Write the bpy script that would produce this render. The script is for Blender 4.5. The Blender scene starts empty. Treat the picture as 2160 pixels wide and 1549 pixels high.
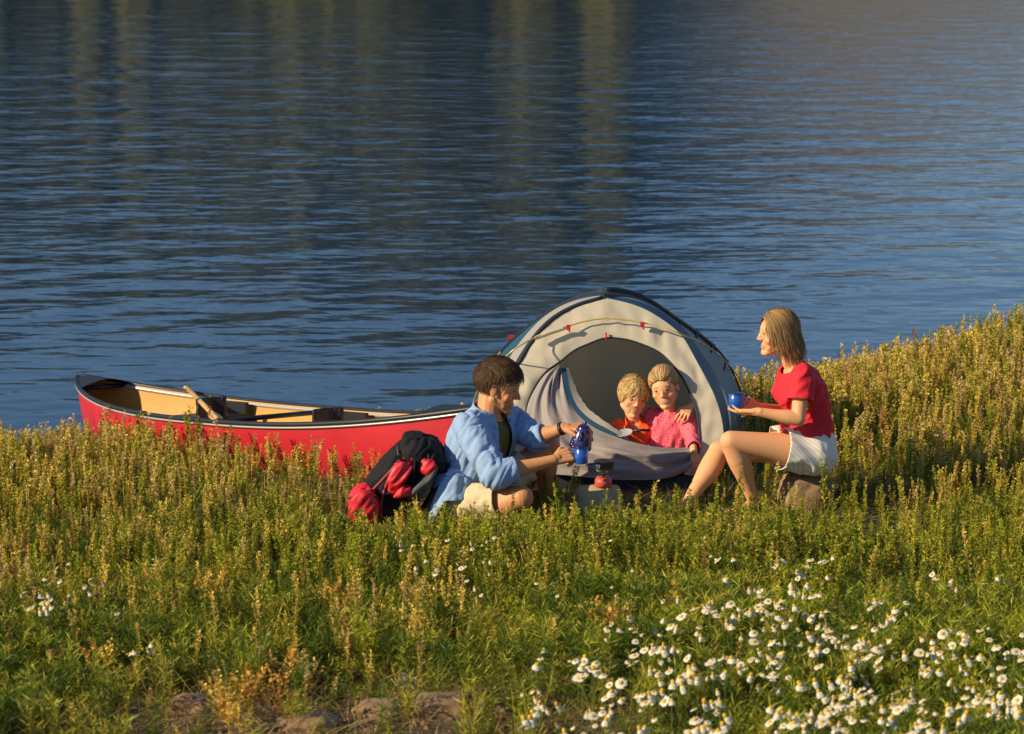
import bpy, bmesh, math, random
import numpy as np
from mathutils import Vector, Matrix, noise
random.seed(7)
RNG = np.random.default_rng(11)
R = math.radians
scn = bpy.context.scene
col = scn.collection

# ------------------------------------------------------------------ camera
CAM_H, PITCH, FPX = 3.2, R(11.0), 5580.0
cam_d = bpy.data.cameras.new('camera')
cam = bpy.data.objects.new('camera', cam_d)
col.objects.link(cam)
cam.location = (0, 0, CAM_H)
cam.rotation_euler = (math.pi/2 - PITCH, 0, 0)
cam_d.sensor_width = 36.0
cam_d.lens = 36.0*FPX/2160.0
cam_d.clip_start = 0.5
cam_d.clip_end = 6000
cam_d.dof.use_dof = True
cam_d.dof.focus_distance = 13.2
cam_d.dof.aperture_fstop = 6.0
scn.camera = cam

def at(u, v, Y):
    """world point at distance Y seen at survey coordinates (u, v)"""
    a, b = (u-1080.0)/FPX, (774.5-v)/FPX
    dy = math.cos(PITCH) + b*math.sin(PITCH)
    dz = -math.sin(PITCH) + b*math.cos(PITCH)
    t = Y/dy
    return Vector((a*t, Y, CAM_H + dz*t))

def on_plane(u, v, p0, n):
    a, b = (u-1080.0)/FPX, (774.5-v)/FPX
    d = Vector((a, math.cos(PITCH)+b*math.sin(PITCH), -math.sin(PITCH)+b*math.cos(PITCH)))
    c = Vector((0, 0, CAM_H))
    t = (p0-c).dot(n)/d.dot(n)
    return c + d*t

# ------------------------------------------------------------------ materials
def nmat(name):
    m = bpy.data.materials.new(name); m.use_nodes = True
    nt = m.node_tree
    return m, nt, nt.nodes['Principled BSDF']

def mat(name, c, rough=.6, metal=0, spec=.5, bump=0, bscale=60, var=0, vscale=8, trans=0, sss=0, coat=0, sheen=0):
    m, nt, b = nmat(name)
    b.inputs['Base Color'].default_value = (*c, 1)
    b.inputs['Roughness'].default_value = rough
    b.inputs['Metallic'].default_value = metal
    b.inputs['Specular IOR Level'].default_value = spec
    if coat: b.inputs['Coat Weight'].default_value = coat; b.inputs['Coat Roughness'].default_value = .08
    if sheen: b.inputs['Sheen Weight'].default_value = sheen
    if sss:
        b.inputs['Subsurface Weight'].default_value = sss
        b.inputs['Subsurface Radius'].default_value = (.012, .005, .003)
        b.inputs['Subsurface Scale'].default_value = 1.0
    tc = nt.nodes.new('ShaderNodeTexCoord')
    if var:
        n = nt.nodes.new('ShaderNodeTexNoise'); n.inputs['Scale'].default_value = vscale; n.inputs['Detail'].default_value = 5
        nt.links.new(tc.outputs['Object'], n.inputs['Vector'])
        mr = nt.nodes.new('ShaderNodeMapRange'); mr.inputs['From Min'].default_value = .25; mr.inputs['From Max'].default_value = .75
        mr.inputs['To Min'].default_value = 1-var; mr.inputs['To Max'].default_value = 1+var
        nt.links.new(n.outputs['Fac'], mr.inputs['Value'])
        mx = nt.nodes.new('ShaderNodeMix'); mx.data_type = 'RGBA'; mx.blend_type = 'MULTIPLY'; mx.inputs[0].default_value = 1
        mx.inputs[6].default_value = (*c, 1)
        nt.links.new(mr.outputs['Result'], mx.inputs[7])
        nt.links.new(mx.outputs[2], b.inputs['Base Color'])
    if bump:
        n = nt.nodes.new('ShaderNodeTexNoise'); n.inputs['Scale'].default_value = bscale; n.inputs['Detail'].default_value = 6
        nt.links.new(tc.outputs['Object'], n.inputs['Vector'])
        bp = nt.nodes.new('ShaderNodeBump'); bp.inputs['Strength'].default_value = bump; bp.inputs['Distance'].default_value = .01
        nt.links.new(n.outputs['Fac'], bp.inputs['Height'])
        nt.links.new(bp.outputs['Normal'], b.inputs['Normal'])
    if trans:
        tr = nt.nodes.new('ShaderNodeBsdfTranslucent'); tr.inputs['Color'].default_value = (*c, 1)
        ms = nt.nodes.new('ShaderNodeMixShader'); ms.inputs[0].default_value = trans
        out = nt.nodes['Material Output']
        nt.links.new(b.outputs[0], ms.inputs[1]); nt.links.new(tr.outputs[0], ms.inputs[2]); nt.links.new(ms.outputs[0], out.inputs[0])
    return m

def mat_attr(name, rough=.6, trans=0, spec=.3, sss=0, bump=0, bscale=80, tint=(1, 1, 1)):
    """colour comes from the mesh's own 'Col' attribute"""
    m, nt, b = nmat(name)
    a = nt.nodes.new('ShaderNodeAttribute'); a.attribute_name = 'Col'
    nt.links.new(a.outputs['Color'], b.inputs['Base Color'])
    b.inputs['Roughness'].default_value = rough
    b.inputs['Specular IOR Level'].default_value = spec
    if sss:
        b.inputs['Subsurface Weight'].default_value = sss
        b.inputs['Subsurface Radius'].default_value = (.012, .005, .003)
        b.inputs['Subsurface Scale'].default_value = 1.0
    if bump:
        tc = nt.nodes.new('ShaderNodeTexCoord')
        n = nt.nodes.new('ShaderNodeTexNoise'); n.inputs['Scale'].default_value = bscale; n.inputs['Detail'].default_value = 5
        nt.links.new(tc.outputs['Object'], n.inputs['Vector'])
        bp = nt.nodes.new('ShaderNodeBump'); bp.inputs['Strength'].default_value = bump; bp.inputs['Distance'].default_value = .01
        nt.links.new(n.outputs['Fac'], bp.inputs['Height']); nt.links.new(bp.outputs['Normal'], b.inputs['Normal'])
    if trans:
        tr = nt.nodes.new('ShaderNodeBsdfTranslucent'); nt.links.new(a.outputs['Color'], tr.inputs['Color'])
        ms = nt.nodes.new('ShaderNodeMixShader'); ms.inputs[0].default_value = trans
        nt.links.new(b.outputs[0], ms.inputs[1]); nt.links.new(tr.outputs[0], ms.inputs[2])
        nt.links.new(ms.outputs[0], nt.nodes['Material Output'].inputs[0])
    return m

# ------------------------------------------------------------------ object helpers
ORG = {}
def tag(o, label=None, cat=None, group=None, kind=None):
    if label: o['label'] = label
    if cat: o['category'] = cat
    if group: o['group'] = group
    if kind: o['kind'] = kind
    return o

def empty(name, loc):
    o = bpy.data.objects.new(name, None); col.objects.link(o)
    o.location = loc; o.empty_display_size = .1
    ORG[o.name] = Vector(loc)
    return o

def link(name, me, m=None, parent=None, origin=None, smooth=True):
    """link a mesh given in world coordinates; its vertices are shifted to the parent's (or its own) origin"""
    o = bpy.data.objects.new(name, me); col.objects.link(o)
    me.name = name
    if m is not None:
        me.materials.clear()
        for mm in (m if isinstance(m, (list, tuple)) else [m]): me.materials.append(mm)
    org = Vector((0, 0, 0))
    if parent is not None:
        o.parent = parent; org = ORG[parent.name]
    if parent is None and origin is not None:
        org = Vector(origin); o.location = org
    me.transform(Matrix.Translation(-org))
    ORG[o.name] = org
    if smooth: me.polygons.foreach_set('use_smooth', [True]*len(me.polygons))
    me.update()
    return o

def mesh(vs, fs):
    me = bpy.data.meshes.new('m'); me.from_pydata([tuple(v) for v in vs], [], fs); me.update(); return me

def basis(d, hint=Vector((0, 0, 1))):
    d = Vector(d).normalized()
    if abs(d.dot(hint)) > .95: hint = Vector((1, 0, 0))
    x = d.cross(hint).normalized(); y = d.cross(x).normalized()
    return x, y, d

class Solid:
    """collects closed shapes; .mesh() joins them as they are, .skin() fuses them into one continuous surface"""
    def __init__(s): s.v = []; s.f = []
    def add(s, v, f):
        k = len(s.v); s.v += [Vector(p) for p in v]; s.f += [tuple(i+k for i in q) for q in f]; return s
    def rings(s, rings, cap=True):
        n = len(rings[0]); vs = [p for r in rings for p in r]; fs = []
        for i in range(len(rings)-1):
            for j in range(n):
                a, b = i*n+j, i*n+(j+1) % n
                fs.append((a, b, b+n, a+n))
        if cap:
            c0 = sum(rings[0], Vector())/n; c1 = sum(rings[-1], Vector())/n
            k = len(vs); vs += [c0, c1]; L = (len(rings)-1)*n
            for j in range(n):
                fs.append((k, (j+1) % n, j)); fs.append((k+1, L+j, L+(j+1) % n))
        return s.add(vs, fs)
    def cap(s, p0, p1, r0, r1, n=16, flat0=False, flat1=False, sq=1.0, hint=Vector((0, 0, 1))):
        p0, p1 = Vector(p0), Vector(p1)
        if (p1-p0).length < 1e-5: return s.ball(p0, r0)
        x, y, d = basis(p1-p0, hint)
        rs = []
        def ring(c, r): return [c + x*math.cos(2*math.pi*j/n)*r + y*math.sin(2*math.pi*j/n)*r*sq for j in range(n)]
        if not flat0:
            for a in (80, 60, 40, 20): rs.append(ring(p0 - d*r0*math.sin(R(a)), r0*math.cos(R(a))))
        rs.append(ring(p0, r0)); rs.append(ring(p1, r1))
        if not flat1:
            for a in (20, 40, 60, 80): rs.append(ring(p1 + d*r1*math.sin(R(a)), r1*math.cos(R(a))))
        return s.rings(rs)
    def chain(s, pts, rad, n=14, **k):
        for i in range(len(pts)-1): s.cap(pts[i], pts[i+1], rad[i], rad[i+1], n, **k)
        return s
    def ball(s, c, r, M=None, n=20):
        c = Vector(c); rr = Vector(r) if hasattr(r, '__len__') else Vector((r, r, r))
        rs = []
        for i in range(1, n//2):
            a = math.pi*i/(n//2) - math.pi/2
            ring = []
            for j in range(n):
                p = Vector((math.cos(a)*math.cos(2*math.pi*j/n)*rr.x, math.cos(a)*math.sin(2*math.pi*j/n)*rr.y, math.sin(a)*rr.z))
                ring.append(c + (M @ p if M else p))
            rs.append(ring)
        return s.rings(rs)
    def loft(s, secs, n=28, e=2.3, fine=6):
        """secs: (centre, half-width vector, half-depth vector); smoothly interpolated"""
        def cr(a, b, c, d, t): return .5*((2*b)+(c-a)*t+(2*a-5*b+4*c-d)*t*t+(3*b-a-3*c+d)*t*t*t)
        L = [tuple(Vector(q) for q in x) for x in secs]; out = []
        for i in range(len(L)-1):
            A, B, C, D = L[max(i-1, 0)], L[i], L[i+1], L[min(i+2, len(L)-1)]
            for k in range(fine + (1 if i == len(L)-2 else 0)):
                t = k/fine; out.append(tuple(cr(A[q], B[q], C[q], D[q], t) for q in range(3)))
        rs = []
        for c, w, d in out:
            ring = []
            for j in range(n):
                a = 2*math.pi*j/n; ca, sa = math.cos(a), math.sin(a)
                ring.append(c + w*math.copysign(abs(ca)**(2/e), ca) + d*math.copysign(abs(sa)**(2/e), sa))
            rs.append(ring)
        return s.rings(rs)
    def box(s, c, h, M=None):
        c = Vector(c); vs = []
        for sx in (-1, 1):
            for sy in (-1, 1):
                for sz in (-1, 1):
                    p = Vector((sx*h[0], sy*h[1], sz*h[2])); vs.append(c + (M @ p if M else p))
        return s.add(vs, [(0, 1, 3, 2), (4, 6, 7, 5), (0, 4, 5, 1), (2, 3, 7, 6), (0, 2, 6, 4), (1, 5, 7, 3)])
    def tube(s, pts, r, n=8):
        pts = [Vector(p) for p in pts]; rs = []
        for i, p in enumerate(pts):
            d = pts[min(i+1, len(pts)-1)] - pts[max(i-1, 0)]
            x, y, _ = basis(d)
            rr = r[i] if hasattr(r, '__len__') else r
            rs.append([p + x*math.cos(2*math.pi*j/n)*rr + y*math.sin(2*math.pi*j/n)*rr for j in range(n)])
        return s.rings(rs)
    def mesh(s):
        me = mesh(s.v, s.f)
        bm = bmesh.new(); bm.from_mesh(me); bmesh.ops.recalc_face_normals(bm, faces=bm.faces); bm.to_mesh(me); bm.free()
        return me
    def skin(s, voxel=.004, smooth=2, fac=.5):
        me = s.mesh()
        o = bpy.data.objects.new('tmp', me); col.objects.link(o)
        m = o.modifiers.new('r', 'REMESH'); m.mode = 'VOXEL'; m.voxel_size = voxel; m.adaptivity = 0
        if smooth:
            k = o.modifiers.new('s', 'SMOOTH'); k.factor = fac; k.iterations = smooth
        dg = bpy.context.evaluated_depsgraph_get()
        r = bpy.data.meshes.new_from_object(o.evaluated_get(dg))
        bpy.data.objects.remove(o); bpy.data.meshes.remove(me)
        return r

def vcount(me): return np.array([v.co[:] for v in me.vertices]).reshape(-1, 3)
def get_co(me):
    a = np.empty(len(me.vertices)*3); me.vertices.foreach_get('co', a); return a.reshape(-1, 3)
def set_co(me, a): me.vertices.foreach_set('co', np.asarray(a).ravel()); me.update()
def get_no(me):
    a = np.empty(len(me.vertices)*3); me.vertices.foreach_get('normal', a); return a.reshape(-1, 3)

def folds(me, amp, along, across, d, seed=0, mask=None):
    """long soft folds running along direction d"""
    x, y, d = basis(d); co, no = get_co(me), get_no(me); out = co.copy()
    for i in range(len(co)):
        p = Vector(co[i]); a = amp if mask is None else amp*mask(p)
        if a == 0: continue
        q = Vector((p.dot(d)*along+seed, p.dot(x)*across, p.dot(y)*across)); q += Vector((0, noise.noise(q*.6), 0))*.9
        n = noise.noise(q); out[i] = co[i]+no[i]*a*((1-abs(n)*3.2)+.5*noise.noise(q*2.3))
    set_co(me, out)

def wrinkle(me, amp, scale, seed=0, ridge=True, mask=None):
    """push vertices along their normals by stretched noise; scale is a 3-vector of frequencies in world axes"""
    co, no = get_co(me), get_no(me)
    out = co.copy(); sx, sy, sz = scale
    for i in range(len(co)):
        p = co[i]
        a = amp if mask is None else amp*mask(p)
        if a == 0: continue
        n = noise.noise(Vector((p[0]*sx+seed, p[1]*sy, p[2]*sz)))
        n2 = noise.noise(Vector((p[0]*sx*2.1+seed+9, p[1]*sy*2.1, p[2]*sz*2.1)))
        h = (1-2*abs(n)*1.6) + .4*n2 if ridge else n + .5*n2
        out[i] = p + no[i]*a*h
    set_co(me, out)

def cut(me, pred):
    """delete the faces whose centre satisfies pred (neck holes, open fronts, hems)"""
    bm = bmesh.new(); bm.from_mesh(me)
    fs = [f for f in bm.faces if pred(f.calc_center_median())]
    bmesh.ops.delete(bm, geom=fs, context='FACES')
    bd = {}
    for e in bm.edges:
        if e.is_boundary:
            a, b = e.verts; bd.setdefault(a, []).append(b); bd.setdefault(b, []).append(a)
    for _ in range(6):                                    # even out the cloth edge
        new = {v: v.co*.4+sum((w.co for w in ns), Vector())/len(ns)*.6 for v, ns in bd.items()}
        for v, c in new.items(): v.co = c
    bm.to_mesh(me); bm.free(); me.update()

def thicken(o, t, off=-1):
    m = o.modifiers.new('cloth_thickness', 'SOLIDIFY'); m.thickness = t; m.offset = off

def set_col(me, cols):
    a = me.color_attributes.new('Col', 'FLOAT_COLOR', 'POINT')
    c = np.ones((len(me.vertices), 4)); c[:, :3] = cols
    a.data.foreach_set('color', c.ravel())

def np_mesh(name, V, Q, C=None):
    """big mesh from numpy arrays: V (n,3), Q (m,k), C (n,3)"""
    me = bpy.data.meshes.new(name); k = Q.shape[1]
    me.vertices.add(len(V)); me.vertices.foreach_set('co', V.astype(np.float32).ravel())
    me.loops.add(Q.size); me.loops.foreach_set('vertex_index', Q.astype(np.int32).ravel())
    me.polygons.add(len(Q)); me.polygons.foreach_set('loop_start', np.arange(0, Q.size, k, dtype=np.int32))
    me.polygons.foreach_set('loop_total', np.full(len(Q), k, dtype=np.int32))
    me.update(calc_edges=True)
    if C is not None: set_col(me, C)
    return me
# ------------------------------------------------------------------ light
SUN_EL = R(27)
SUN_AZ = Vector((-0.925, -0.38, 0)).normalized()           # direction towards the sun, seen from above
sd = bpy.data.lights.new('sun', 'SUN'); sd.energy = 5.0; sd.angle = R(.5); sd.color = (1.0, .80, .53)
sun = bpy.data.objects.new('sun', sd); col.objects.link(sun)
to_sun = Vector((SUN_AZ.x*math.cos(SUN_EL), SUN_AZ.y*math.cos(SUN_EL), math.sin(SUN_EL)))
sun.rotation_euler = to_sun.to_track_quat('Z', 'Y').to_euler()
w = bpy.data.worlds.new('World'); scn.world = w; w.use_nodes = True
nt = w.node_tree; bg = nt.nodes['Background']
sky = nt.nodes.new('ShaderNodeTexSky'); sky.sky_type = 'NISHITA'; sky.sun_disc = False
sky.sun_elevation = SUN_EL
sky.sun_rotation = math.atan2(SUN_AZ.x, SUN_AZ.y)
sky.air_density = 1.0; sky.dust_density = 0.0; sky.ozone_density = 3.0; sky.altitude = 900
nt.links.new(sky.outputs[0], bg.inputs[0]); bg.inputs[1].default_value = .092
scn.view_settings.view_transform = 'Standard'; scn.view_settings.look = 'None'
scn.view_settings.exposure = 0.38; scn.view_settings.gamma = 1.0

# ------------------------------------------------------------------ ground and water
WATER_Z = -.45
def shore(x):
    xs = np.array([-40, -6, -3, -1, 0, 1.4, 2.4, 3.5, 6, 12, 40.])
    ys = np.array([15.2, 15.3, 15.55, 15.8, 16.1, 16.9, 17.7, 19.0, 21.5, 26, 40.])
    return np.interp(x, xs, ys)
def lump(x, y):
    return (.030*np.sin(1.7*x+.6*y+1)+.022*np.sin(2.9*y-1.3*x+2)+.014*np.sin(5.1*x+3.7*y)+.010*np.sin(7.3*y-4.9*x+1))
def ground_z(x, y):
    x = np.asarray(x, float); y = np.asarray(y, float)
    s = shore(x) - y
    z = WATER_Z + np.where(s < 2.5, .18*s, .45 + .006*(s-2.5))
    z = np.maximum(z, WATER_Z-4.0)
    z = z + .085*np.maximum(12.3-y, 0)
    z = z + .015*np.maximum(x-1.6, 0)*np.clip((s-.3)/2.5, 0, 1)*np.clip((y-12)/3, 0, 1)*np.clip(4-.4*np.maximum(x-2, 0), 0, 1)
    camp = np.exp(-(((x-.3)/1.7)**2+((y-12.8)/1.3)**2)**2)
    return z + lump(x, y)*(1-.95*camp)*np.clip((30-y)/6, 0, 1)

gx = np.concatenate([-np.geomspace(900, 5.2, 26)[:-1], np.linspace(-5.2, 5.2, 209), np.geomspace(5.2, 900, 26)[1:]])
gy = np.concatenate([-np.geomspace(300, 4, 10)[:-1]-0, np.linspace(-4, 6, 12)[1:], np.linspace(6.05, 20, 280), np.geomspace(20.2, 2500, 40)])
X, Y = np.meshgrid(gx, gy)
Z = ground_z(X, Y)
fine = (np.abs(X) < 5.3) & (Y > 6) & (Y < 20)
Z = Z + np.where(fine, .006*np.sin(31*X+7*Y)*np.sin(23*Y-5*X)+.004*np.sin(61*X)*np.sin(53*Y+3), 0)
V = np.stack([X.ravel(), Y.ravel(), Z.ravel()], 1)
ni, nj = X.shape
I = (np.arange(ni-1)[:, None]*nj + np.arange(nj-1)[None, :]).ravel()
me = np_mesh('ground', V, np.stack([I, I+1, I+nj+1, I+nj], 1))
m, nt, b = nmat('soil')
tc = nt.nodes.new('ShaderNodeTexCoord')
n1 = nt.nodes.new('ShaderNodeTexNoise'); n1.inputs['Scale'].default_value = 2.2; n1.inputs['Detail'].default_value = 9; n1.inputs['Roughness'].default_value = .65
nt.links.new(tc.outputs['Object'], n1.inputs['Vector'])
cr = nt.nodes.new('ShaderNodeValToRGB'); e = cr.color_ramp.elements
e[0].position = .3; e[0].color = (.055, .036, .018, 1); e[1].position = .72; e[1].color = (.20, .14, .08, 1)
x = cr.color_ramp.elements.new(.5); x.color = (.11, .08, .038, 1)
nt.links.new(n1.outputs['Fac'], cr.inputs['Fac']); nt.links.new(cr.outputs['Color'], b.inputs['Base Color'])
n2 = nt.nodes.new('ShaderNodeTexNoise'); n2.inputs['Scale'].default_value = 38; n2.inputs['Detail'].default_value = 6
nt.links.new(tc.outputs['Object'], n2.inputs['Vector'])
bp = nt.nodes.new('ShaderNodeBump'); bp.inputs['Strength'].default_value = .9; bp.inputs['Distance'].default_value = .02
nt.links.new(n2.outputs['Fac'], bp.inputs['Height']); nt.links.new(bp.outputs['Normal'], b.inputs['Normal'])
b.inputs['Roughness'].default_value = .95
g = link('ground', me, m); tag(g, kind='structure')

# water: a sheet of real low waves, finer near the bank, with small ripples in the material
FAR = 210.0
wy = 1/np.linspace(1/14.0, 1/FAR, 900)
wy = np.concatenate([wy, [260, 400, 900, 2400]])
wxn = np.linspace(-1, 1, 700)
WX = wxn[None, :]*(wy[:, None]*.24+1.2)
WX[:, 0] = -1500; WX[:, -1] = 1500
WY = np.repeat(wy[:, None], 700, 1)
h = np.zeros_like(WX)
wr = np.random.default_rng(5)
for i in range(46):
    lam = .24*(2.2/.24)**wr.random()
    th = R(90) + wr.normal(0, R(31)) + (R(16) if i % 3 else R(-14))
    k = 2*math.pi/lam
    kx, ky = k*math.cos(th), k*math.sin(th)
    amp = .00120*lam
    # waves shorter than the local mesh spacing are left to the ripples
    dy = np.gradient(wy)[:, None]
    att = np.clip((lam/np.abs(dy)-3)/4, 0, 1)
    ph = wr.random()*6.28
    env = .6+.4*np.sin(WX*.13*(1+wr.random())+WY*.09*(1+wr.random())+ph*3)
    h += amp*att*env*np.sin(kx*WX+ky*WY+ph)
calm = np.interp(WY, [14, 20, 30, 55], [.34, .50, .85, 1.3])
h *= calm
ni, nj = WX.shape
V = np.stack([WX.ravel(), WY.ravel(), (WATER_Z+h).ravel()], 1)
I = (np.arange(ni-1)[:, None]*nj + np.arange(nj-1)[None, :]).ravel()
me = np_mesh('water', V, np.stack([I, I+1, I+nj+1, I+nj], 1))
m, nt, b = nmat('lake_water')
b.inputs['Base Color'].default_value = (.008, .036, .085, 1)
b.inputs['Roughness'].default_value = .06; b.inputs['IOR'].default_value = 1.333
tc = nt.nodes.new('ShaderNodeTexCoord')
prev = None
sx_ = nt.nodes.new('ShaderNodeSeparateXYZ'); nt.links.new(tc.outputs['Object'], sx_.inputs[0])
calmr = nt.nodes.new('ShaderNodeMapRange'); calmr.inputs['From Min'].default_value = 16; calmr.inputs['From Max'].default_value = 42
calmr.inputs['To Min'].default_value = .30; calmr.inputs['To Max'].default_value = 1.55      # the water is calmer close to the bank
nt.links.new(sx_.outputs['Y'], calmr.inputs['Value'])
for (sx, sy, rot, sc, st, di) in ((.50, 1, 14, 2.1, 1.0, .016), (.46, 1, -16, 4.8, 1.0, .011), (.55, 1, 22, 11, 1.0, .0034)):
    mp = nt.nodes.new('ShaderNodeMapping'); mp.inputs['Scale'].default_value = (sx, sy, 1); mp.inputs['Rotation'].default_value = (0, 0, R(rot))
    n = nt.nodes.new('ShaderNodeTexNoise'); n.inputs['Scale'].default_value = sc; n.inputs['Detail'].default_value = 1.5
    nt.links.new(tc.outputs['Object'], mp.inputs['Vector']); nt.links.new(mp.outputs['Vector'], n.inputs['Vector'])
    bp = nt.nodes.new('ShaderNodeBump'); bp.inputs['Strength'].default_value = st; bp.inputs['Distance'].default_value = di
    nt.links.new(n.outputs['Fac'], bp.inputs['Height'])
    mm_ = nt.nodes.new('ShaderNodeMath'); mm_.operation = 'MULTIPLY'; mm_.inputs[1].default_value = di; nt.links.new(calmr.outputs['Result'], mm_.inputs[0]); nt.links.new(mm_.outputs[0], bp.inputs['Distance'])
    if prev: nt.links.new(prev.outputs['Normal'], bp.inputs['Normal'])
    prev = bp
nt.links.new(prev.outputs['Normal'], b.inputs['Normal'])
wo = link('water', me, m); tag(wo, kind='structure')

# far bank: bare brown hills in the middle, forest on the left; the lake mirrors them
hx = np.linspace(-260, 300, 141); hy = np.linspace(150, 420, 40)
X, Y = np.meshgrid(hx, hy)
azd = np.degrees(np.arctan2(X, Y))
el = np.interp(azd, [-60, -13, -8, -4, 0, 3, 6, 9, 13, 60], [6.8, 6.8, 6.8, 7.2, 8.6, 8.0, 6.4, 5.0, 4.0, 3])
top = np.tan(np.radians(el))*260
prof = np.sin(np.clip((Y-150)/110, 0, 1)*math.pi/2)
Z = -1.2 + prof*top*(1+.06*np.sin(X*.07)+.04*np.sin(X*.19+1)) + 1.2*np.sin(X*.21+Y*.17)*prof
V = np.stack([X.ravel(), Y.ravel(), Z.ravel()], 1); ni, nj = X.shape
I = (np.arange(ni-1)[:, None]*nj + np.arange(nj-1)[None, :]).ravel()
me = np_mesh('hills', V, np.stack([I, I+1, I+nj+1, I+nj], 1))
hm = mat('dry_hillside', (.185, .150, .085), .95, var=.35, vscale=.05)
tag(link('hills', me, hm), kind='structure')
vv, qq, cc = [], [], []; k = 0
fr = np.random.default_rng(3)
for i in range(1700):
    az = R(fr.uniform(-26, -4.5) if i % 4 else -4.5+7*fr.random()**2); d = fr.uniform(150, 250)
    x, y = math.sin(az)*d, math.cos(az)*d
    e = np.interp(math.degrees(az), [-60, -13, -8, -4, 0, 3, 6, 9, 13], [6.8, 6.8, 6.8, 7.2, 8.6, 8.0, 6.4, 5.0, 4.0])
    z0 = -1.2 + math.sin(min((y-150)/110, 1)*math.pi/2)*math.tan(R(e))*260 if y > 150 else -1
    H = fr.uniform(5, 9); r = H*.30
    c = [(.085, .082, .018), (.078, .074, .018), (.090, .086, .020), (.080, .078, .018)][int(2+2*math.sin(az*95)*.99) if fr.random() < .75 else int(fr.integers(0, 4))]
    for L in range(4):
        for j in range(7):
            a0, a1 = 2*math.pi*j/7, 2*math.pi*(j+.9)/7; rr = r*(1-.22*L)*fr.uniform(.7, 1.2); zb = z0+H*(.08+.2*L)
            vv += [(x+rr*math.cos(a0), y+rr*math.sin(a0), zb), (x+rr*math.cos(a1), y+rr*math.sin(a1), zb+fr.uniform(-.4, .4)), (x, y, zb+H*.36), (x, y, zb+H*.34)]
            qq.append((k, k+1, k+2, k+3)); k += 4; cc += [c]*4
me = np_mesh('forest', np.array(vv), np.array(qq), np.array(cc))
tag(link('forest', me, mat_attr('conifer_needles', .9)), 'dark green forest on the far bank mirrored in the lake', 'forest', kind='stuff')
# ------------------------------------------------------------------ wild plants
def quads_leaf(c, d, s, l, w):
    """diamond leaves: c centres, d long directions, s side directions, l lengths, w widths -> (4n,3)"""
    l = l[:, None]; w = w[:, None]
    return np.stack([c, c+d*l*.5+s*w*.5, c+d*l, c+d*l*.5-s*w*.5], 1).reshape(-1, 3)
def unit(a): return a/np.maximum(np.linalg.norm(a, axis=1, keepdims=True), 1e-9)

def weed(rng, nleaf=60, nb=5, spread=.10, leafl=.020, leafw=.009):
    """one upright seedy weed of height 1: leaning side stems closely set with small leaves and seed heads"""
    V, T, K = [], [], []
    br = [(np.zeros(3), np.array([rng.normal(0, .05), rng.normal(0, .05), 1.0]), 1.0)]
    for i in range(nb):
        z0 = rng.uniform(.05, .45); a = rng.uniform(0, 6.28); L = rng.uniform(.4, .85-z0*.5)
        br.append((np.array([0, 0, z0]), np.array([math.cos(a)*spread*2.4, math.sin(a)*spread*2.4, 1.0]), L))
    for bi, (p, d, L) in enumerate(br):
        d = d/np.linalg.norm(d); s = np.array([d[2], 0, -d[0]]); s /= np.linalg.norm(s); s2 = np.cross(d, s)
        for ss in (s, s2):
            V.append(np.array([p-ss*.007, p+ss*.007, p+d*L+ss*.003, p+d*L-ss*.003])); T.append(np.array([p[2], p[2], p[2]+L, p[2]+L])); K.append(np.full(4, 2.0))
        n = int(nleaf*L/(1+.62*nb)*1.6)
        t = rng.beta(1.5, 1.0, n)*.9+.10
        c = p + d*(t*L)[:, None] + rng.normal(0, .010, (n, 3))
        a = rng.uniform(0, 6.28, n); up = rng.uniform(.15, 1.3, n)
        dd = unit(np.stack([np.cos(a), np.sin(a), up], 1)); sd_ = unit(np.cross(dd, rng.normal(0, 1, (n, 3))))
        l = leafl*rng.uniform(.6, 1.5, n)*(1.35-.6*t)/.3; ww = leafw*rng.uniform(.6, 1.4, n)/.3
        V.append(quads_leaf(c, dd, sd_, l, ww)); T.append(np.repeat(c[:, 2], 4)); K.append(np.repeat(rng.uniform(0, 1, n), 4))
    return np.concatenate(V), np.concatenate(T), np.concatenate(K)

def tuft(rng, n=14, lean=.35, w=.016, curve=.25):
    """a tuft of n narrow blades, height about 1, three segments each"""
    V, T, K = [], [], []
    a = rng.uniform(0, 6.28, n); L = rng.uniform(.5, 1.05, n); le = np.abs(rng.normal(0, lean, n))
    base = rng.normal(0, .06, (n, 3)); base[:, 2] = 0
    out = np.stack([np.cos(a), np.sin(a), np.zeros(n)], 1); side = np.stack([-np.sin(a+rng.normal(0, .8, n)), np.cos(a), np.zeros(n)], 1)
    side = unit(side)
    P = []
    for t in (0, .4, .75, 1.0):
        P.append(base + out*((le*t+curve*t*t)*L)[:, None] + np.array([0, 0, 1.])*(t*L*(1-.15*t*t))[:, None])
    Wd = [1, .9, .6, .08]; kk = rng.uniform(0, 1, n)
    for i in range(3):
        q = np.stack([P[i]-side*w*Wd[i], P[i]+side*w*Wd[i], P[i+1]+side*w*Wd[i+1], P[i+1]-side*w*Wd[i+1]], 1)
        V.append(q.reshape(-1, 3)); T.append(q[:, :, 2].ravel()); K.append(np.repeat(kk, 4))
    return np.concatenate(V), np.concatenate(T), np.concatenate(K)

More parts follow.
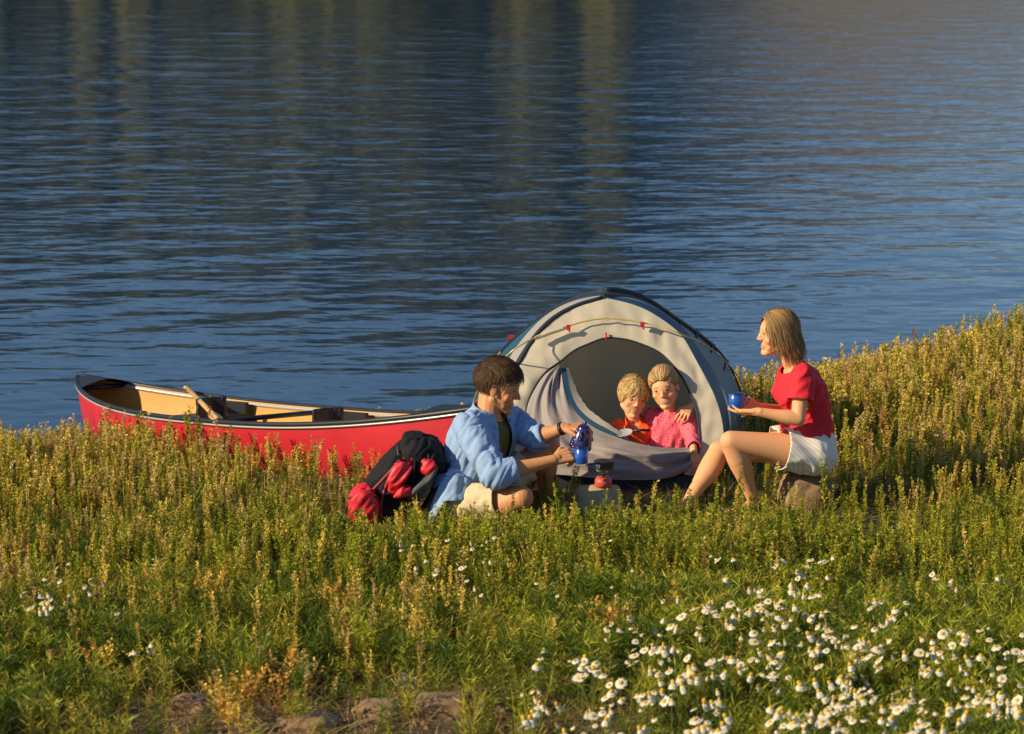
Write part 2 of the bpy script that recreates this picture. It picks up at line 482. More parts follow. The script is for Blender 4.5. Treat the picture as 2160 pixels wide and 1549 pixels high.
def feather(rng, ns=8, nl=24):
    """finely cut mayweed foliage: several thin stems with threadlike leaves"""
    V, T, K = [], [], []
    for i in range(ns):
        a = rng.uniform(0, 6.28); d = np.array([math.cos(a)*.35*rng.random(), math.sin(a)*.35*rng.random(), 1.]); d /= np.linalg.norm(d)
        p = np.array([rng.normal(0, .08), rng.normal(0, .08), 0]); L = rng.uniform(.5, 1)
        s = np.array([d[2], 0, -d[0]])
        V.append(np.array([p-s*.008, p+s*.008, p+d*L+s*.004, p+d*L-s*.004])); T.append(np.array([0, 0, L, L])); K.append(np.full(4, .4))
        t = rng.uniform(.1, 1, nl); c = p + d*(t*L)[:, None]
        b = rng.uniform(0, 6.28, nl); dd = unit(np.stack([np.cos(b), np.sin(b), rng.uniform(.2, 1.5, nl)], 1))
        sd_ = unit(np.cross(dd, rng.normal(0, 1, (nl, 3))))
        V.append(quads_leaf(c, dd, sd_, rng.uniform(.10, .24, nl), rng.uniform(.012, .022, nl))); T.append(np.repeat(c[:, 2], 4)); K.append(np.repeat(rng.uniform(0, 1, nl), 4))
    return np.concatenate(V), np.concatenate(T), np.concatenate(K)

def smooth_noise(x, y, f, seed):
    r = np.random.default_rng(seed); o = np.zeros_like(x)
    for i in range(7):
        a = r.uniform(0, 6.28); k = f*r.uniform(.5, 1.8)
        o += np.sin(k*(x*math.cos(a)+y*math.sin(a))+r.uniform(0, 6.28))
    return o/3.2

def scatter(rng, dens, ymin, ymax):
    """points of the bank that the picture can show plus a margin, density per square metre given by dens(x, y)"""
    mx = 700
    A = (ymax-ymin)*11.5; n = int(A*mx)
    x = rng.uniform(-5.5, 6.0, n); y = rng.uniform(ymin, ymax, n)
    keep = (x < y*.20+1.9) & (x > -y*.20-1.3)
    x, y = x[keep], y[keep]
    keep = rng.random(len(x)) < dens(x, y)/mx
    x, y = x[keep], y[keep]
    keep = shore(x)-y > -.02
    return x[keep], y[keep]

# footprints kept free of plants: (x, y, half width, half depth)
FOOT = [(.53, 14.0, .62, .90), (-.18, 12.64, .27, .22), (1.42, 12.83, .15, .17), (.44, 12.62, .13, .14), (-.55, 12.54, .22, .17), (.55, 13.15, .50, .25)]
CA, CB = (-2.62, 16.3), (-.16, 13.1)
def free(x, y, grow=0.0):
    k = np.ones_like(x, bool)
    for a, b, c, d in FOOT: k &= ((x-a)/(c+grow))**2+((y-b)/(d+grow))**2 > 1
    dx, dy = CB[0]-CA[0], CB[1]-CA[1]; L = math.hypot(dx, dy)
    t = ((x-CA[0])*dx+(y-CA[1])*dy)/L/L; dist = np.abs((x-CA[0])*dy-(y-CA[1])*dx)/L
    k &= ~((dist < .40*np.sqrt(np.clip(1-(2*t-1)**2, 0, 1))+.0) & (t > 0) & (t < 1))
    return k

def height(x, y):
    """height of the tall weeds over the bank"""
    h = np.interp(y, [7, 8.6, 9.6, 10.8, 12.0, 13, 20], [.12, .15, .21, .25, .19, .22, .30])
    canoe = np.clip((.2-x)/.5, 0, 1)*np.clip((y-12.0)/.6, 0, 1)
    h = h*(1-canoe)+(.245)*canoe
    camp = np.exp(-(((x-.55)/1.25)**2+((y-12.4)/.75)**2))
    h = h*(1-.36*camp)*(1-.76*np.exp(-(((x+.52)/.38)**2+((y-12.05)/.42)**2)))
    left = np.clip((-2.0-x)/.6, 0, 1)*np.clip((y-13.5)/1, 0, 1)
    h = h + .06*left
    right = np.clip((x-1.6)/.6, 0, 1)*np.clip((y-13.3)/1.2, 0, 1)
    h = h + .045*right
    return h*(1+.16*smooth_noise(x, y, 2.2, 4))

def bare(x, y):
    """1 where the stony bare patch at the bottom of the slope is"""
    b = np.clip(1.4-(((x+.50)/1.0)**2+((y-8.1)/1.0)**2), 0, 1)
    b = np.maximum(b, np.clip(1.1-(((x+1.1)/1.0)**2+((y-7.45)/.5)**2), 0, 1))
    return np.clip(b*1.5*(.95+.6*smooth_noise(x, y, 5, 8)), 0, .93)
def mead(x, y):
    """1 in the lush green mayweed meadow of the foreground, right"""
    a = np.clip((10.9-y)/1.2, 0, 1)*np.clip((x+.35-(y-8)*.0)/.5+.2, 0, 1)
    return a

PAL = {k: np.array(v) for k, v in dict(gold=(.66, .50, .095), tan=(.60, .44, .16), olive=(.36, .33, .035), green=(.085, .135, .008),
       lime=(.34, .36, .025), brown=(.21, .125, .045), rust=(.38, .19, .065), orange=(.62, .35, .06)).items()}

def plants(name, label, variants, x, y, hh, basec, tipc, rng, material, dark=None):
    order = rng.integers(0, len(variants), len(x)); VV, QQ, CC = [], [], []; off = 0
    z = ground_z(x, y)
    for k, (V, T, K) in enumerate(variants):
        s = np.where(order == k)[0]
        if not len(s): continue
        n, m = len(s), len(V); th = rng.uniform(0, 6.28, n); c, sn = np.cos(th)[:, None], np.sin(th)[:, None]
        H = hh[s][:, None]; W_ = (.30*.35+hh[s]*.65)[:, None]
        lx, ly = rng.normal(0, .07, n)[:, None], rng.normal(0, .07, n)[:, None]
        px = (V[:, 0]*c - V[:, 1]*sn)*W_ + lx*V[:, 2]**2*H + x[s][:, None]
        py = (V[:, 0]*sn + V[:, 1]*c)*W_ + ly*V[:, 2]**2*H + y[s][:, None]
        pz = V[:, 2]*H + z[s][:, None] - .005
        VV.append(np.stack([px, py, pz], 2).reshape(-1, 3))
        t = np.clip(T, 0, 1)[None, :, None]; j = K[None, :, None]
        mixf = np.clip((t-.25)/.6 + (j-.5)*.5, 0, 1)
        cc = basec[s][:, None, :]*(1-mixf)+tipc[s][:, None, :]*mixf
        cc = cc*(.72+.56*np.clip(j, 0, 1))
        CC.append(cc.reshape(-1, 3))
        QQ.append((np.arange(n*m).reshape(-1, 4)+off)); off += n*m
    me = np_mesh(name, np.concatenate(VV), np.concatenate(QQ), np.concatenate(CC))
    o = link(name, me, material, smooth=False)
    tag(o, label, 'plants', kind='stuff'); return o

leaf_m = mat_attr('weed_leaves', .62, trans=.32, spec=.25)
green_m = mat_attr('green_foliage', .55, trans=.30, spec=.3)

def pick(rng, n, names, p):
    idx = rng.choice(len(names), n, p=np.array(p)/sum(p)); return np.array([PAL[k] for k in names])[idx]*rng.uniform(.8, 1.2, (n, 1))

# tall seedy weeds
rg = np.random.default_rng(21)
wv = [weed(rg, 96, int(rg.integers(0, 4)), rg.uniform(.02, .055), .0150, .0090) for _ in range(14)]
def dens_w(x, y):
    d = np.interp(y, [6.8, 8.3, 9.3, 10.5, 11.5, 12.5, 16, 20], [80, 105, 120, 150, 185, 200, 210, 210])
    d = d*(1-.75*mead(x, y)*np.clip((10.6-y)/1.0, 0, 1))*(1-.9*bare(x, y))
    d = d*np.clip(1+.55*smooth_noise(x, y, 3.0, 13), .12, 2)
    camp = np.exp(-(((x-.75)/1.0)**2+((y-12.35)/.6)**2))
    return d*(1-.45*camp)
x, y = scatter(rg, dens_w, 6.8, 20.6); k = free(x, y); x, y = x[k], y[k]
n = len(x); hh = height(x, y)*rg.uniform(.50, 1.22, n)
zone = smooth_noise(x, y, 1.3, 31)
gold = np.clip(.68 + .8*zone + .45*np.clip((y-12)/3, 0, 1) - .55*mead(x, y) - .30*np.exp(-(((x-1.3)/1.6)**2+((y-11.6)/1.3)**2)), 0, 1)
tip = np.where((rg.random(n) < gold)[:, None], pick(rg, n, ['gold', 'tan', 'rust', 'olive', 'lime'], [5, 3.0, .45, 2.2, 1.3]), pick(rg, n, ['lime', 'olive', 'green', 'gold'], [4, 4, 1.5, 1]))
basec = np.where((rg.random(n) < .25)[:, None], pick(rg, n, ['brown', 'olive'], [.6, 1]), pick(rg, n, ['green', 'olive', 'lime'], [4, 3, 2]))
plants('weeds', 'knee-high golden and green seeding weeds covering the lake bank', wv, x, y, hh, basec, tip, rg, leaf_m)

# scattered stalks growing up in front of the camp
x, y = scatter(rg, lambda x, y: 34*np.exp(-(((x-.95)/.95)**4+((y-12.30)/.32)**4)), 11.8, 12.8); k = free(x, y); x, y = x[k], y[k]; n = len(x)
plants('stalks', 'single green-gold stalks standing in front of the tent and the legs of the woman', [weed(rg, 80, int(rg.integers(0, 2)), .03, .0150, .0090) for _ in range(6)], x, y, rg.uniform(.17, .30, n), pick(rg, n, ['green', 'olive'], [1, 1]), pick(rg, n, ['gold', 'lime', 'olive'], [2, 2, 1]), rg, leaf_m)

# a few taller wisps against the water on the right bank and beside the tent
x, y = scatter(rg, lambda x, y: 5*np.clip((x-.9)/.8, 0, 1)*np.clip((y-14.5), 0, 1)+2.5*(x < -1.2)*(y > 13), 12.5, 20.4); k = free(x, y, .1); x, y = x[k], y[k]; n = len(x)
wv2 = [weed(rg, 60, int(rg.integers(0, 3)), .05, .015, .006) for _ in range(6)]
plants('tall_weeds', 'taller thin seed stalks standing up against the water', wv2, x, y, rg.uniform(.28, .46, n), pick(rg, n, ['brown', 'olive'], [1, 1]), pick(rg, n, ['tan', 'rust', 'olive'], [2, 2, 2]), rg, leaf_m)

# fine green grass
gv = [tuft(rg, 20, w=.0065) for _ in range(12)]
def dens_g(x, y):
    d = np.interp(y, [6.8, 9, 11, 13, 20], [120, 140, 150, 110, 70])
    d = d*np.clip(1+.45*smooth_noise(x, y, 3.6, 17), .2, 2)*(1-.88*bare(x, y))
    return d
x, y = scatter(rg, dens_g, 6.8, 20.4); k = free(x, y, -.02); x, y = x[k], y[k]; n = len(x)
hh = height(x, y)*rg.uniform(.35, .85, n)
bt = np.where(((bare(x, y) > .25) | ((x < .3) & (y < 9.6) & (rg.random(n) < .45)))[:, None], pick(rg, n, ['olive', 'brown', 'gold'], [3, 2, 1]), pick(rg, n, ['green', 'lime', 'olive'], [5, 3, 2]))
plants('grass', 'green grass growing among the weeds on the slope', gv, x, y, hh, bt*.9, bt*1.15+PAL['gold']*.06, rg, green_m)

# feathery mayweed foliage under the daisies
fv = [feather(rg) for _ in range(10)]
def dens_f(x, y):
    return (20+170*mead(x, y)*np.clip((10.9-y)/.6, 0, 1)+150*np.clip((10.6-y)/1.2, 0, 1))*(1-.92*bare(x, y))*np.clip(1+.4*smooth_noise(x, y, 4, 27), .2, 2)
x, y = scatter(rg, dens_f, 6.8, 12.2); k = free(x, y); x, y = x[k], y[k]; n = len(x)
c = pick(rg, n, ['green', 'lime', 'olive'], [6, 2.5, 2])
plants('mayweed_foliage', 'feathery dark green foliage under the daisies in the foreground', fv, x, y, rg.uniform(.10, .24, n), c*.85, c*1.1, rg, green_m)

# dry bushy orange-golden docks in the foreground
dv = [weed(rg, 110, 6, .22, .022, .014) for _ in range(6)]
px = [(870, 1335), (905, 1310), (850, 1300), (500, 1480), (540, 1500), (1240, 1330), (1255, 1310), (1290, 1345), (440, 1240), (330, 1225), (100, 1240), (1100, 1340), (1130, 1360), (700, 1260), (255, 1400), (1470, 1290), (640, 1420), (920, 1340)]
xs, ys = [], []
for u, v in px:
    for q in range(4):
        vv_ = v+50
        for Y_ in np.arange(7.2, 13, .05):
            p = at(u, vv_, Y_)
            if p.z < ground_z(p.x, Y_): break
        xs.append(p.x+rg.normal(0, .05)); ys.append(Y_+rg.normal(0, .07))
x, y = np.array(xs), np.array(ys); n = len(x)
plants('dry_weeds', 'dry orange-yellow seeding plants dotted over the lower slope', dv, x, y, rg.uniform(.12, .22, n), pick(rg, n, ['brown', 'gold'], [1, 1]), pick(rg, n, ['orange', 'gold', 'tan'], [3, 3, 1]), rg, leaf_m)

# dead litter on the soil
lv = [tuft(rg, 8, 1.2, .008, .6) for _ in range(6)]
x, y = scatter(rg, lambda x, y: 50+0*x+70*bare(x, y), 6.8, 13.5); k = free(x, y, -.05); x, y = x[k], y[k]; n = len(x)
plants('litter', 'flattened dead brown stalks lying on the soil', lv, x, y, rg.uniform(.05, .12, n), pick(rg, n, ['brown', 'tan'], [2, 1]), pick(rg, n, ['brown', 'tan', 'rust'], [2, 2, 1]), rg, leaf_m)

# ------------------------------------------------------------------ stones
def rock_mesh(c, r, seed, sub=4, flat=1.0, rough=.22):
    bm = bmesh.new(); bmesh.ops.create_icosphere(bm, subdivisions=sub, radius=1)
    for v in bm.verts:
        p = v.co.normalized()
        d = 1 + rough*noise.noise(p*1.6+Vector((seed, 0, 0))) + rough*.5*noise.noise(p*3.7+Vector((0, seed, 0))) + rough*.18*noise.noise(p*11+Vector((0, 0, seed)))
        q = Vector([math.copysign(abs(k)**.72, k) for k in p])*d
        v.co = Vector((q.x*r[0], q.y*r[1], q.z*r[2]))+Vector(c)
    me = bpy.data.meshes.new('rock'); bm.to_mesh(me); bm.free(); return me
rock_brown = mat('brown_stone', (.24, .155, .085), .9, bump=.8, bscale=30, var=.35, vscale=14)
rock_tan = mat('sandy_stone', (.42, .33, .18), .9, bump=.7, bscale=26, var=.3, vscale=12)
rock_grey = mat('grey_stone', (.20, .19, .175), .9, bump=.7, bscale=28, var=.3, vscale=12)
def ground_at(u, v, y0=7.0, y1=17):
    for Y_ in np.arange(y0, y1, .01):
        p = at(u, v, Y_)
        if p.z <= ground_z(p.x, Y_)+.0: return Vector((p.x, Y_, float(ground_z(p.x, Y_))))
    return p
# the search runs outward from the lens, so the first crossing is found walking back towards it
def ground_at(u, v, y0=7.0, y1=17):
    Y_ = y0
    while Y_ < y1:
        p = at(u, v, Y_)
        if p.z <= float(ground_z(p.x, Y_)): break
        Y_ += .01
    return Vector((p.x, Y_, float(ground_z(p.x, Y_))))
stones = [(935, 1505, .10, .05, rock_brown, 'largest brown stone in the bare patch at the foot of the slope'),
          (405, 1500, .075, .04, rock_brown, 'rounded brown stone among dry grass at lower left'),
          (800, 1520, .085, .05, rock_brown, 'low flat brown stone beside the largest stone'),
          (650, 1540, .10, .035, rock_brown, 'flat brown stone half buried at the bottom edge'),
          (795, 1400, .075, .03, rock_tan, 'thin tan stone slab above the bare soil'),
          (470, 1440, .05, .035, rock_brown, 'small brown stone in weeds at lower left, above a larger one'),
          (1040, 1520, .06, .045, rock_brown, 'small dark stone right of the largest stone'),
          (330, 1420, .05, .03, rock_tan, 'small pale stone in grass left of the bare patch'),
          (720, 1465, .04, .025, rock_tan, 'tiny tan stone in the middle of the bare soil'),
          (860, 1445, .045, .03, rock_grey, 'small grey stone on the soil above the largest stone')]
for i, (u, v, rx, rz, mm, lb) in enumerate(stones):
    p = ground_at(u, v)
    me = rock_mesh(p+Vector((0, 0, rz*.35)), (rx, rx*.8, rz), i*7.3)
    tag(link('rock', me, mm, origin=p), lb, 'rock', group='stones on the bare soil')
# pebbles
vv, ff = [], []
pr = np.random.default_rng(9); bmp = bmesh.new(); bmesh.ops.create_icosphere(bmp, subdivisions=1, radius=1)
pv = np.array([v.co[:] for v in bmp.verts]); pf = np.array([[v.index for v in f.verts] for f in bmp.faces]); bmp.free()
x, y = scatter(pr, lambda x, y: 420*bare(x, y)+12, 6.9, 12.5); n = len(x); z = ground_z(x, y); r = pr.uniform(.004, .016, n)
V = (pv[None]*pr.uniform(.6, 1.2, (n, len(pv), 1))*np.array([1, 1, .6]))*r[:, None, None]+np.stack([x, y, z+r*.2], 1)[:, None]
F = (pf[None]+np.arange(n)[:, None, None]*len(pv)).reshape(-1, 3)
tag(link('pebbles', np_mesh('pebbles', V.reshape(-1, 3), F), rock_brown), 'small pebbles and crumbs of soil on the bare patch', 'pebbles', kind='stuff')

# ------------------------------------------------------------------ daisies
petal_m = mat('white_petals', (.74, .71, .58), .6, trans=.2)
disc_m = mat('yellow_disc', (.72, .44, .02), .7, bump=.6, bscale=400)
stem_m = mat('green_stem', (.10, .14, .02), .6)
def daisy_meshes(rng, npet, R_=.020, droop=0.0):
    v, q = [], []
    for i in range(npet):
        a = 2*math.pi*i/npet+rng.normal(0, .05); w_ = R_*.21; L = R_*rng.uniform(.88, 1.08)
        d = np.array([math.cos(a), math.sin(a), 0]); s = np.array([-math.sin(a), math.cos(a), 0])
        pts = []
        for t, ww in ((.25, .55), (.6, 1), (.9, .85), (1.0, .35)):
            zz = -droop*R_*t*t*1.2+.10*R_*t
            rr = L*t*(1-.35*droop*t)
            c = d*rr; c[2] = zz+rng.normal(0, .0004)
            pts += [c-s*w_*ww, c+s*w_*ww]
        k = len(v); v += pts
        for j in range(3): q.append((k+2*j, k+2*j+1, k+2*j+3, k+2*j+2))
    pm = mesh(v, q)
    s = Solid(); s.ball((0, 0, .0012), (R_*.36, R_*.36, R_*(.20+.25*droop)), n=12); dm = s.mesh()
    return pm, dm
DV = [daisy_meshes(rg, int(rg.integers(12, 18)), .0200, dr) for dr in (.1, .3, .6, .9, 1.2, 1.4)]
def stem_mesh(h, bx, by):
    s = Solid(); s.tube([(0, 0, 0), (bx*.3, by*.3, h*.4), (bx*.75, by*.75, h*.8), (bx, by, h-.002)], [.0016, .0015, .0013, .0012], n=5); return s.mesh()
spots = []
def cluster(n, u0, u1, v0, v1, sc=(.8, 1.15), pw=1.0):
    for i in range(n):
        spots.append((rg.uniform(u0, u1), v0+(v1-v0)*rg.random()**pw, rg.uniform(*sc)))
# the denser drift at lower right, thinning upwards
def drift(n):
    c = 0
    while c < n:
        u, v = rg.uniform(1090, 2190), rg.uniform(1185, 1560)
        edge = np.interp(u, [1090, 1150, 1250, 1500, 1700, 1900, 2160], [1440, 1340, 1270, 1185, 1190, 1215, 1250])
        p = np.clip((v-edge)/150, 0, 1)**1.1*.95
        p *= .45+.55*(math.sin(u*.021+v*.012)*math.sin(v*.031-u*.009) > -.35)
        if rg.random() < p: spots.append((u, v, rg.uniform(.55, 1.0))); c += 1
cl_ = []
while len(cl_) < 185:
    u, v = rg.uniform(1090, 2190), rg.uniform(1190, 1565)
    edge = np.interp(u, [1090, 1150, 1250, 1500, 1700, 1900, 2160], [1440, 1340, 1270, 1185, 1190, 1215, 1250])
    if rg.random() < np.clip((v-edge)/160, 0, 1): cl_.append((u, v))
for u, v in cl_:
    for q in range(int(rg.integers(1, 7))): spots.append((u+rg.normal(0, 17), v+rg.normal(0, 11), rg.uniform(.42, 1.10)))
cluster(14, 1500, 1760, 1175, 1290, (.8, 1.0)); cluster(5, 1700, 1760, 1170, 1190, (.8, 1.0))
cluster(9, 1960, 2160, 1180, 1330, (.6, .9))
cluster(20, 835, 1070, 1120, 1190, (.42, .68)); cluster(10, 850, 1010, 1190, 1260, (.5, .7))
cluster(17, 40, 260, 1190, 1300, (.55, .8)); cluster(8, 0, 110, 1265, 1300, (.7, 1.0)); cluster(4, 270, 320, 1355, 1385, (.7, .9))
cluster(16, 1000, 1500, 1120, 1280, (.4, .6)); cluster(3, 1090, 1130, 1500, 1545, (1, 1.2))
pts = []
for u, v, sc in spots:
    hgt = rg.uniform(.16, .26)*(1.0 if v > 1200 else .9)
    # the flower head stands hgt above the slope: find where the sight line is that high over it
    Y_ = 6.6
    while Y_ < 14:
        p = at(u, v, Y_)
        if p.z <= float(ground_z(p.x, Y_))+hgt: break
        Y_ += .02
    pts.append((p.x, Y_, hgt, sc))
pts.sort(key=lambda q: q[1]/q[3])
rest_v, rest_q, rest_c = [], [], []; cnt = 0
for i, (x0, y0, hgt, sc) in enumerate(pts):
    z0 = float(ground_z(x0, y0)); dv = int(rg.choice(6, p=[.25, .2, .2, .15, .1, .1])); pm, dm = DV[dv]
    # flowers turn to the light and a little to every side
    nrm = Vector((-.25+rg.normal(0, .32), -.22+rg.normal(0, .32), 1)).normalized()
    Mr = nrm.to_track_quat('Z', 'Y').to_matrix()
    if i < 300:
        root = empty('daisy', (x0, y0, z0))
        if x0 < -.9: lb, gr = 'small white daisy in the sparse cluster among weeds at left', 'daisies at the left'
        elif x0 < .15 and y0 > 9.2: lb, gr = 'small white daisy in the thin scatter below the backpack and man', 'daisies below the man'
        else: lb, gr = 'white daisy with yellow centre in the thick drift at lower right', 'daisies of the lower right drift'
        tag(root, lb, 'flower', gr)
        st = stem_mesh(hgt, 0, 0)
        so = bpy.data.objects.new('stem', st); col.objects.link(so); so.parent = root; st.materials.append(stem_m)
        for nm, me_, mm in (('petals', pm, petal_m), ('disc', dm, disc_m)):
            if not me_.materials: me_.materials.append(mm); me_.name = nm
            o = bpy.data.objects.new(nm, me_); col.objects.link(o); o.parent = root
            o.location = (0, 0, hgt); o.rotation_euler = Mr.to_euler(); o.scale = (sc, sc, sc)
    else:
        for me_, cc_ in ((pm, (.74, .71, .58)), (dm, (.72, .44, .02))):
            co = get_co(me_)*sc; co = co @ np.array(Mr).T + np.array([x0, y0, z0+hgt])
            rest_v.append(co); rest_c.append(np.tile(cc_, (len(co), 1)))
            for p_ in me_.polygons:
                f = list(p_.vertices); f = f if len(f) == 4 else f+[f[-1]]
                if len(p_.vertices) == 4: rest_q.append([a+cnt for a in f])
            cnt += len(co)
if rest_v:
    me = np_mesh('small_daisies', np.concatenate(rest_v), np.array(rest_q), np.concatenate(rest_c))
    tag(link('small_daisies', me, mat_attr('daisy_colours', .6, .2)), 'smallest most distant daisies scattered through the meadow', 'flowers', kind='stuff')
# ------------------------------------------------------------------ canoe
CL = Vector((at(168, 795, 16.4))); CR = Vector((at(1025, 860, 13.05)))
def make_canoe():
    root = empty('canoe', ((CL+CR)/2)*1.0)
    ax = CR-CL; L = ax.length; ex = ax.normalized(); ey = Vector((0, 0, 1)).cross(ex).normalized(); ez = ex.cross(ey)
    roll = Matrix.Rotation(R(-3), 3, ex); ey = roll @ ey; ez = roll @ ez
    NS, NR = 61, 25
    def halfw(t): return .43*max(1-abs(t)**2.4, 0)**.85+.006
    def sheer(t): return -.135*(1-abs(t)**2.6)                       # gunwale height below the tips
    def keel(t): return -.53+.025*abs(t)**3 + .20*max(abs(t)-.90, 0)**1.2/.1**1.2*.6
    def P(t, s, inset=0.0):
        """s from -1 (near gunwale) through 0 (keel) to 1 (far gunwale)"""
        b, z1, z0 = halfw(t)-inset, sheer(t), keel(t)+inset
        b = max(b, .004); a = s*math.pi/2
        y = b*math.copysign(abs(math.sin(a))**.72, s); zz = z0+(z1-z0)*(1-abs(math.cos(a))**1.25)
        tum = -.022*b*math.sin(abs(a))**6
        stem = t*(1 - .040*max(abs(t)-.8, 0)/.2*(1-(zz-z0)/(z1-z0))**1.1)
        return CL+ex*(L*(stem+1)/2)+ey*(y+math.copysign(tum, y))+ez*zz
    def shell(inset, flip, a0=-1, a1=1, t0=-1, t1=1):
        vs = []; fs = []
        for i in range(NS):
            u = -1+2*i/(NS-1); t = math.copysign(1-(1-abs(u))**1.25, u); t = max(t0, min(t1, t))
            for j in range(NR): vs.append(P(t, a0+(a1-a0)*j/(NR-1), inset))
        for i in range(NS-1):
            for j in range(NR-1):
                a = i*NR+j; q = (a, a+1, a+NR+1, a+NR); fs.append(q[::-1] if flip else q)
        return mesh(vs, fs)
    red = mat('red_hull_plastic', (.50, .020, .032), .42, spec=.5, bump=.12, bscale=3, var=.26, vscale=3)
    tan = mat('tan_inner_skin', (.56, .29, .062), .5, bump=.15, bscale=30, var=.08)
    blk = mat('black_vinyl', (.012, .013, .015), .45); alu = mat('aluminium_rail', (.55, .53, .50), .40, metal=.5)
    link('hull', shell(0, True), red, root)
    link('inner_skin', shell(.009, False, t0=-.985, t1=.985), tan, root)
    for sg in (-1, 1):
        rim = Solid(); pts = []
        rr = [P(math.copysign(1-(1-abs(u))**1.25, u), sg) for u in np.linspace(-1, 1, 61)]
        rim.tube([p+ey*sg*.006 + ez*.004 for p in rr], .0135, 8)
        g_ = link('gunwale', rim.mesh(), blk, root)
        s2 = Solid(); s2.tube([p+ey*sg*.010 - ez*.014 for p in rr[2:-2]], .0062, 6); link('rail', s2.mesh(), alu, g_)
        s3 = Solid(); s3.tube([p-ey*sg*.010 - ez*.016 for p in rr[5:-5]], .012, 6); link('inner_rail', s3.mesh(), alu, g_)
    for sg in (-1, 1):                                               # deck plates at both ends
        vs = []; fs = []; n = 9
        for i in range(n):
            t = sg*(1-.17*i/(n-1)); a, b = P(t, -1), P(t, 1)
            for j in range(7):
                f = j/6; vs.append(a.lerp(b, f)+ez*(.006+.03*math.sin(f*math.pi)*(halfw(t)/.12)))
        for i in range(n-1):
            for j in range(6):
                a = i*7+j; fs.append((a, a+1, a+8, a+7))
        link('deck_plate', mesh(vs, fs), blk, root)
        s = Solid(); a, b = P(sg*.862, -1), P(sg*.862, 1); s.tube([a-ez*.01, b-ez*.01], .014, 8); link('carry_handle', s.mesh(), blk, root)
    s = Solid(); a, b = P(.02, -1), P(.02, 1); s.tube([a-ez*.015, b-ez*.015], .015, 8); link('thwart', s.mesh(), blk, root)
    for t in (-.36, .22):                                            # seats with folded backrests
        c = (P(t, -1)+P(t, 1))/2; w_ = halfw(t)
        s = Solid()
        M = Matrix((ex, ey, ez)).transposed()
        s.box(c-ez*.085-ex*.09, (.17, w_*.86, .018), M)
        for q in (-1, 1): s.box(c-ez*.05+ey*q*w_*.86-ex*.09, (.15, .012, .05), M)
        me = s.mesh(); st = link('seat', me, blk, root, smooth=False)
        s = Solid()
        for k in range(9):
            f = (k-4)/4
            s.box(c+ex*(.10+.03*(f*f))-ez*.045+ey*(.085*f+.06), (.014, .016, .10), M)
        b_ = link('backrest', s.skin(.008, 3), blk, root)
    return root, P, ex, ey, ez
canoe, CP, cex, cey, cez = make_canoe()
tag(canoe, 'red canoe with tan inside pulled up on the bank by the water', 'canoe')
wood = mat('varnished_wood', (.52, .33, .12), .4, var=.15, vscale=20)
def paddle():
    def find(u, s, dz):
        t = -.95
        while t < .9:
            p = CP(t, s); pu = 1080+FPX*p.x/(p.y*math.cos(PITCH)-(p.z-CAM_H)*math.sin(PITCH))
            if pu >= u: break
            t += .004
        return p+cez*dz
    a = find(396, 1, .03); b = find(458, -.96, .03)
    root = empty('paddle', b)
    d = (b-a).normalized(); s = Solid(); s.tube([a-d*.05, b], .015, 10); link('shaft', s.mesh(), wood, root)
    s = Solid(); x, y, _ = basis(d, cez); s.loft([(b-d*.34, x*.016, y*.014), (b-d*.24, x*.030, y*.009), (b-d*.06, x*.036, y*.007), (b+d*.0, x*.028, y*.006)], n=14); link('paddle_blade', s.mesh(), wood, root)
    s = Solid(); s.tube([a-d*.05-x*.02, a-d*.05+x*.02], .012, 8); link('grip', s.mesh(), wood, root)
    return root
tag(paddle(), 'pale wooden paddle leaning inside the red canoe', 'paddle')

# ------------------------------------------------------------------ tent
TP0, TN = Vector((0, 13.15, 0)), Vector((0, -.95, .60)).normalized()
def tp(u, v, off=0.0): return on_plane(u, v, TP0+TN*off, TN)
def resample(pts, n):
    pts = [Vector(p) for p in pts]
    # smooth the traced points, then space them evenly
    sm = []
    for i in range(len(pts)-1):
        a, b, c, d = pts[max(i-1, 0)], pts[i], pts[i+1], pts[min(i+2, len(pts)-1)]
        for k in range(8):
            t = k/8; sm.append(.5*((2*b)+(c-a)*t+(2*a-5*b+4*c-d)*t*t+(3*b-a-3*c+d)*t**3))
    sm.append(pts[-1])
    L = [0]
    for i in range(1, len(sm)): L.append(L[-1]+(sm[i]-sm[i-1]).length)
    out = []; j = 0
    for k in range(n):
        s = L[-1]*k/(n-1)
        while j < len(L)-2 and L[j+1] < s: j += 1
        f = (s-L[j])/max(L[j+1]-L[j], 1e-9); out.append(sm[j].lerp(sm[j+1], min(max(f, 0), 1)))
    return out
def strip(A, B, m, fn=None):
    n = len(A); vs = []; fs = []
    for i in range(n):
        for j in range(m+1):
            f = j/m; p = A[i].lerp(B[i], f)
            if fn: p = fn(p, i/(n-1), f)
            vs.append(p)
    for i in range(n-1):
        for j in range(m):
            a = i*(m+1)+j; fs.append((a, a+m+1, a+m+2, a+1))
    return mesh(vs, fs)
cream = mat('cream_tent_cloth', (.76, .70, .54), .75, trans=.4, bump=.25, bscale=18)
white_c = mat('pale_tent_cloth', (.72, .71, .66), .7, trans=.6, bump=.2, bscale=18)
navy = mat('navy_tent_cloth', (.018, .080, .150), .6, bump=.2, bscale=30, trans=.12)
navy_d = mat('dark_sleeve', (.010, .018, .032), .6)
blue_g = mat('grey_blue_tent_cloth', (.27, .34, .38), .7, trans=.35, bump=.2, bscale=20)
grey_c = mat('grey_door_cloth', (.275, .245, .235), .7, bump=.25, bscale=22)
inner_c = mat('grey_inner_tent', (.68, .64, .50), .85, bump=.1, bscale=60, trans=.6)
ylw = mat('golden_pole', (.62, .46, .12), .35, metal=.3)
redp = mat('red_clip', (.55, .02, .03), .5)
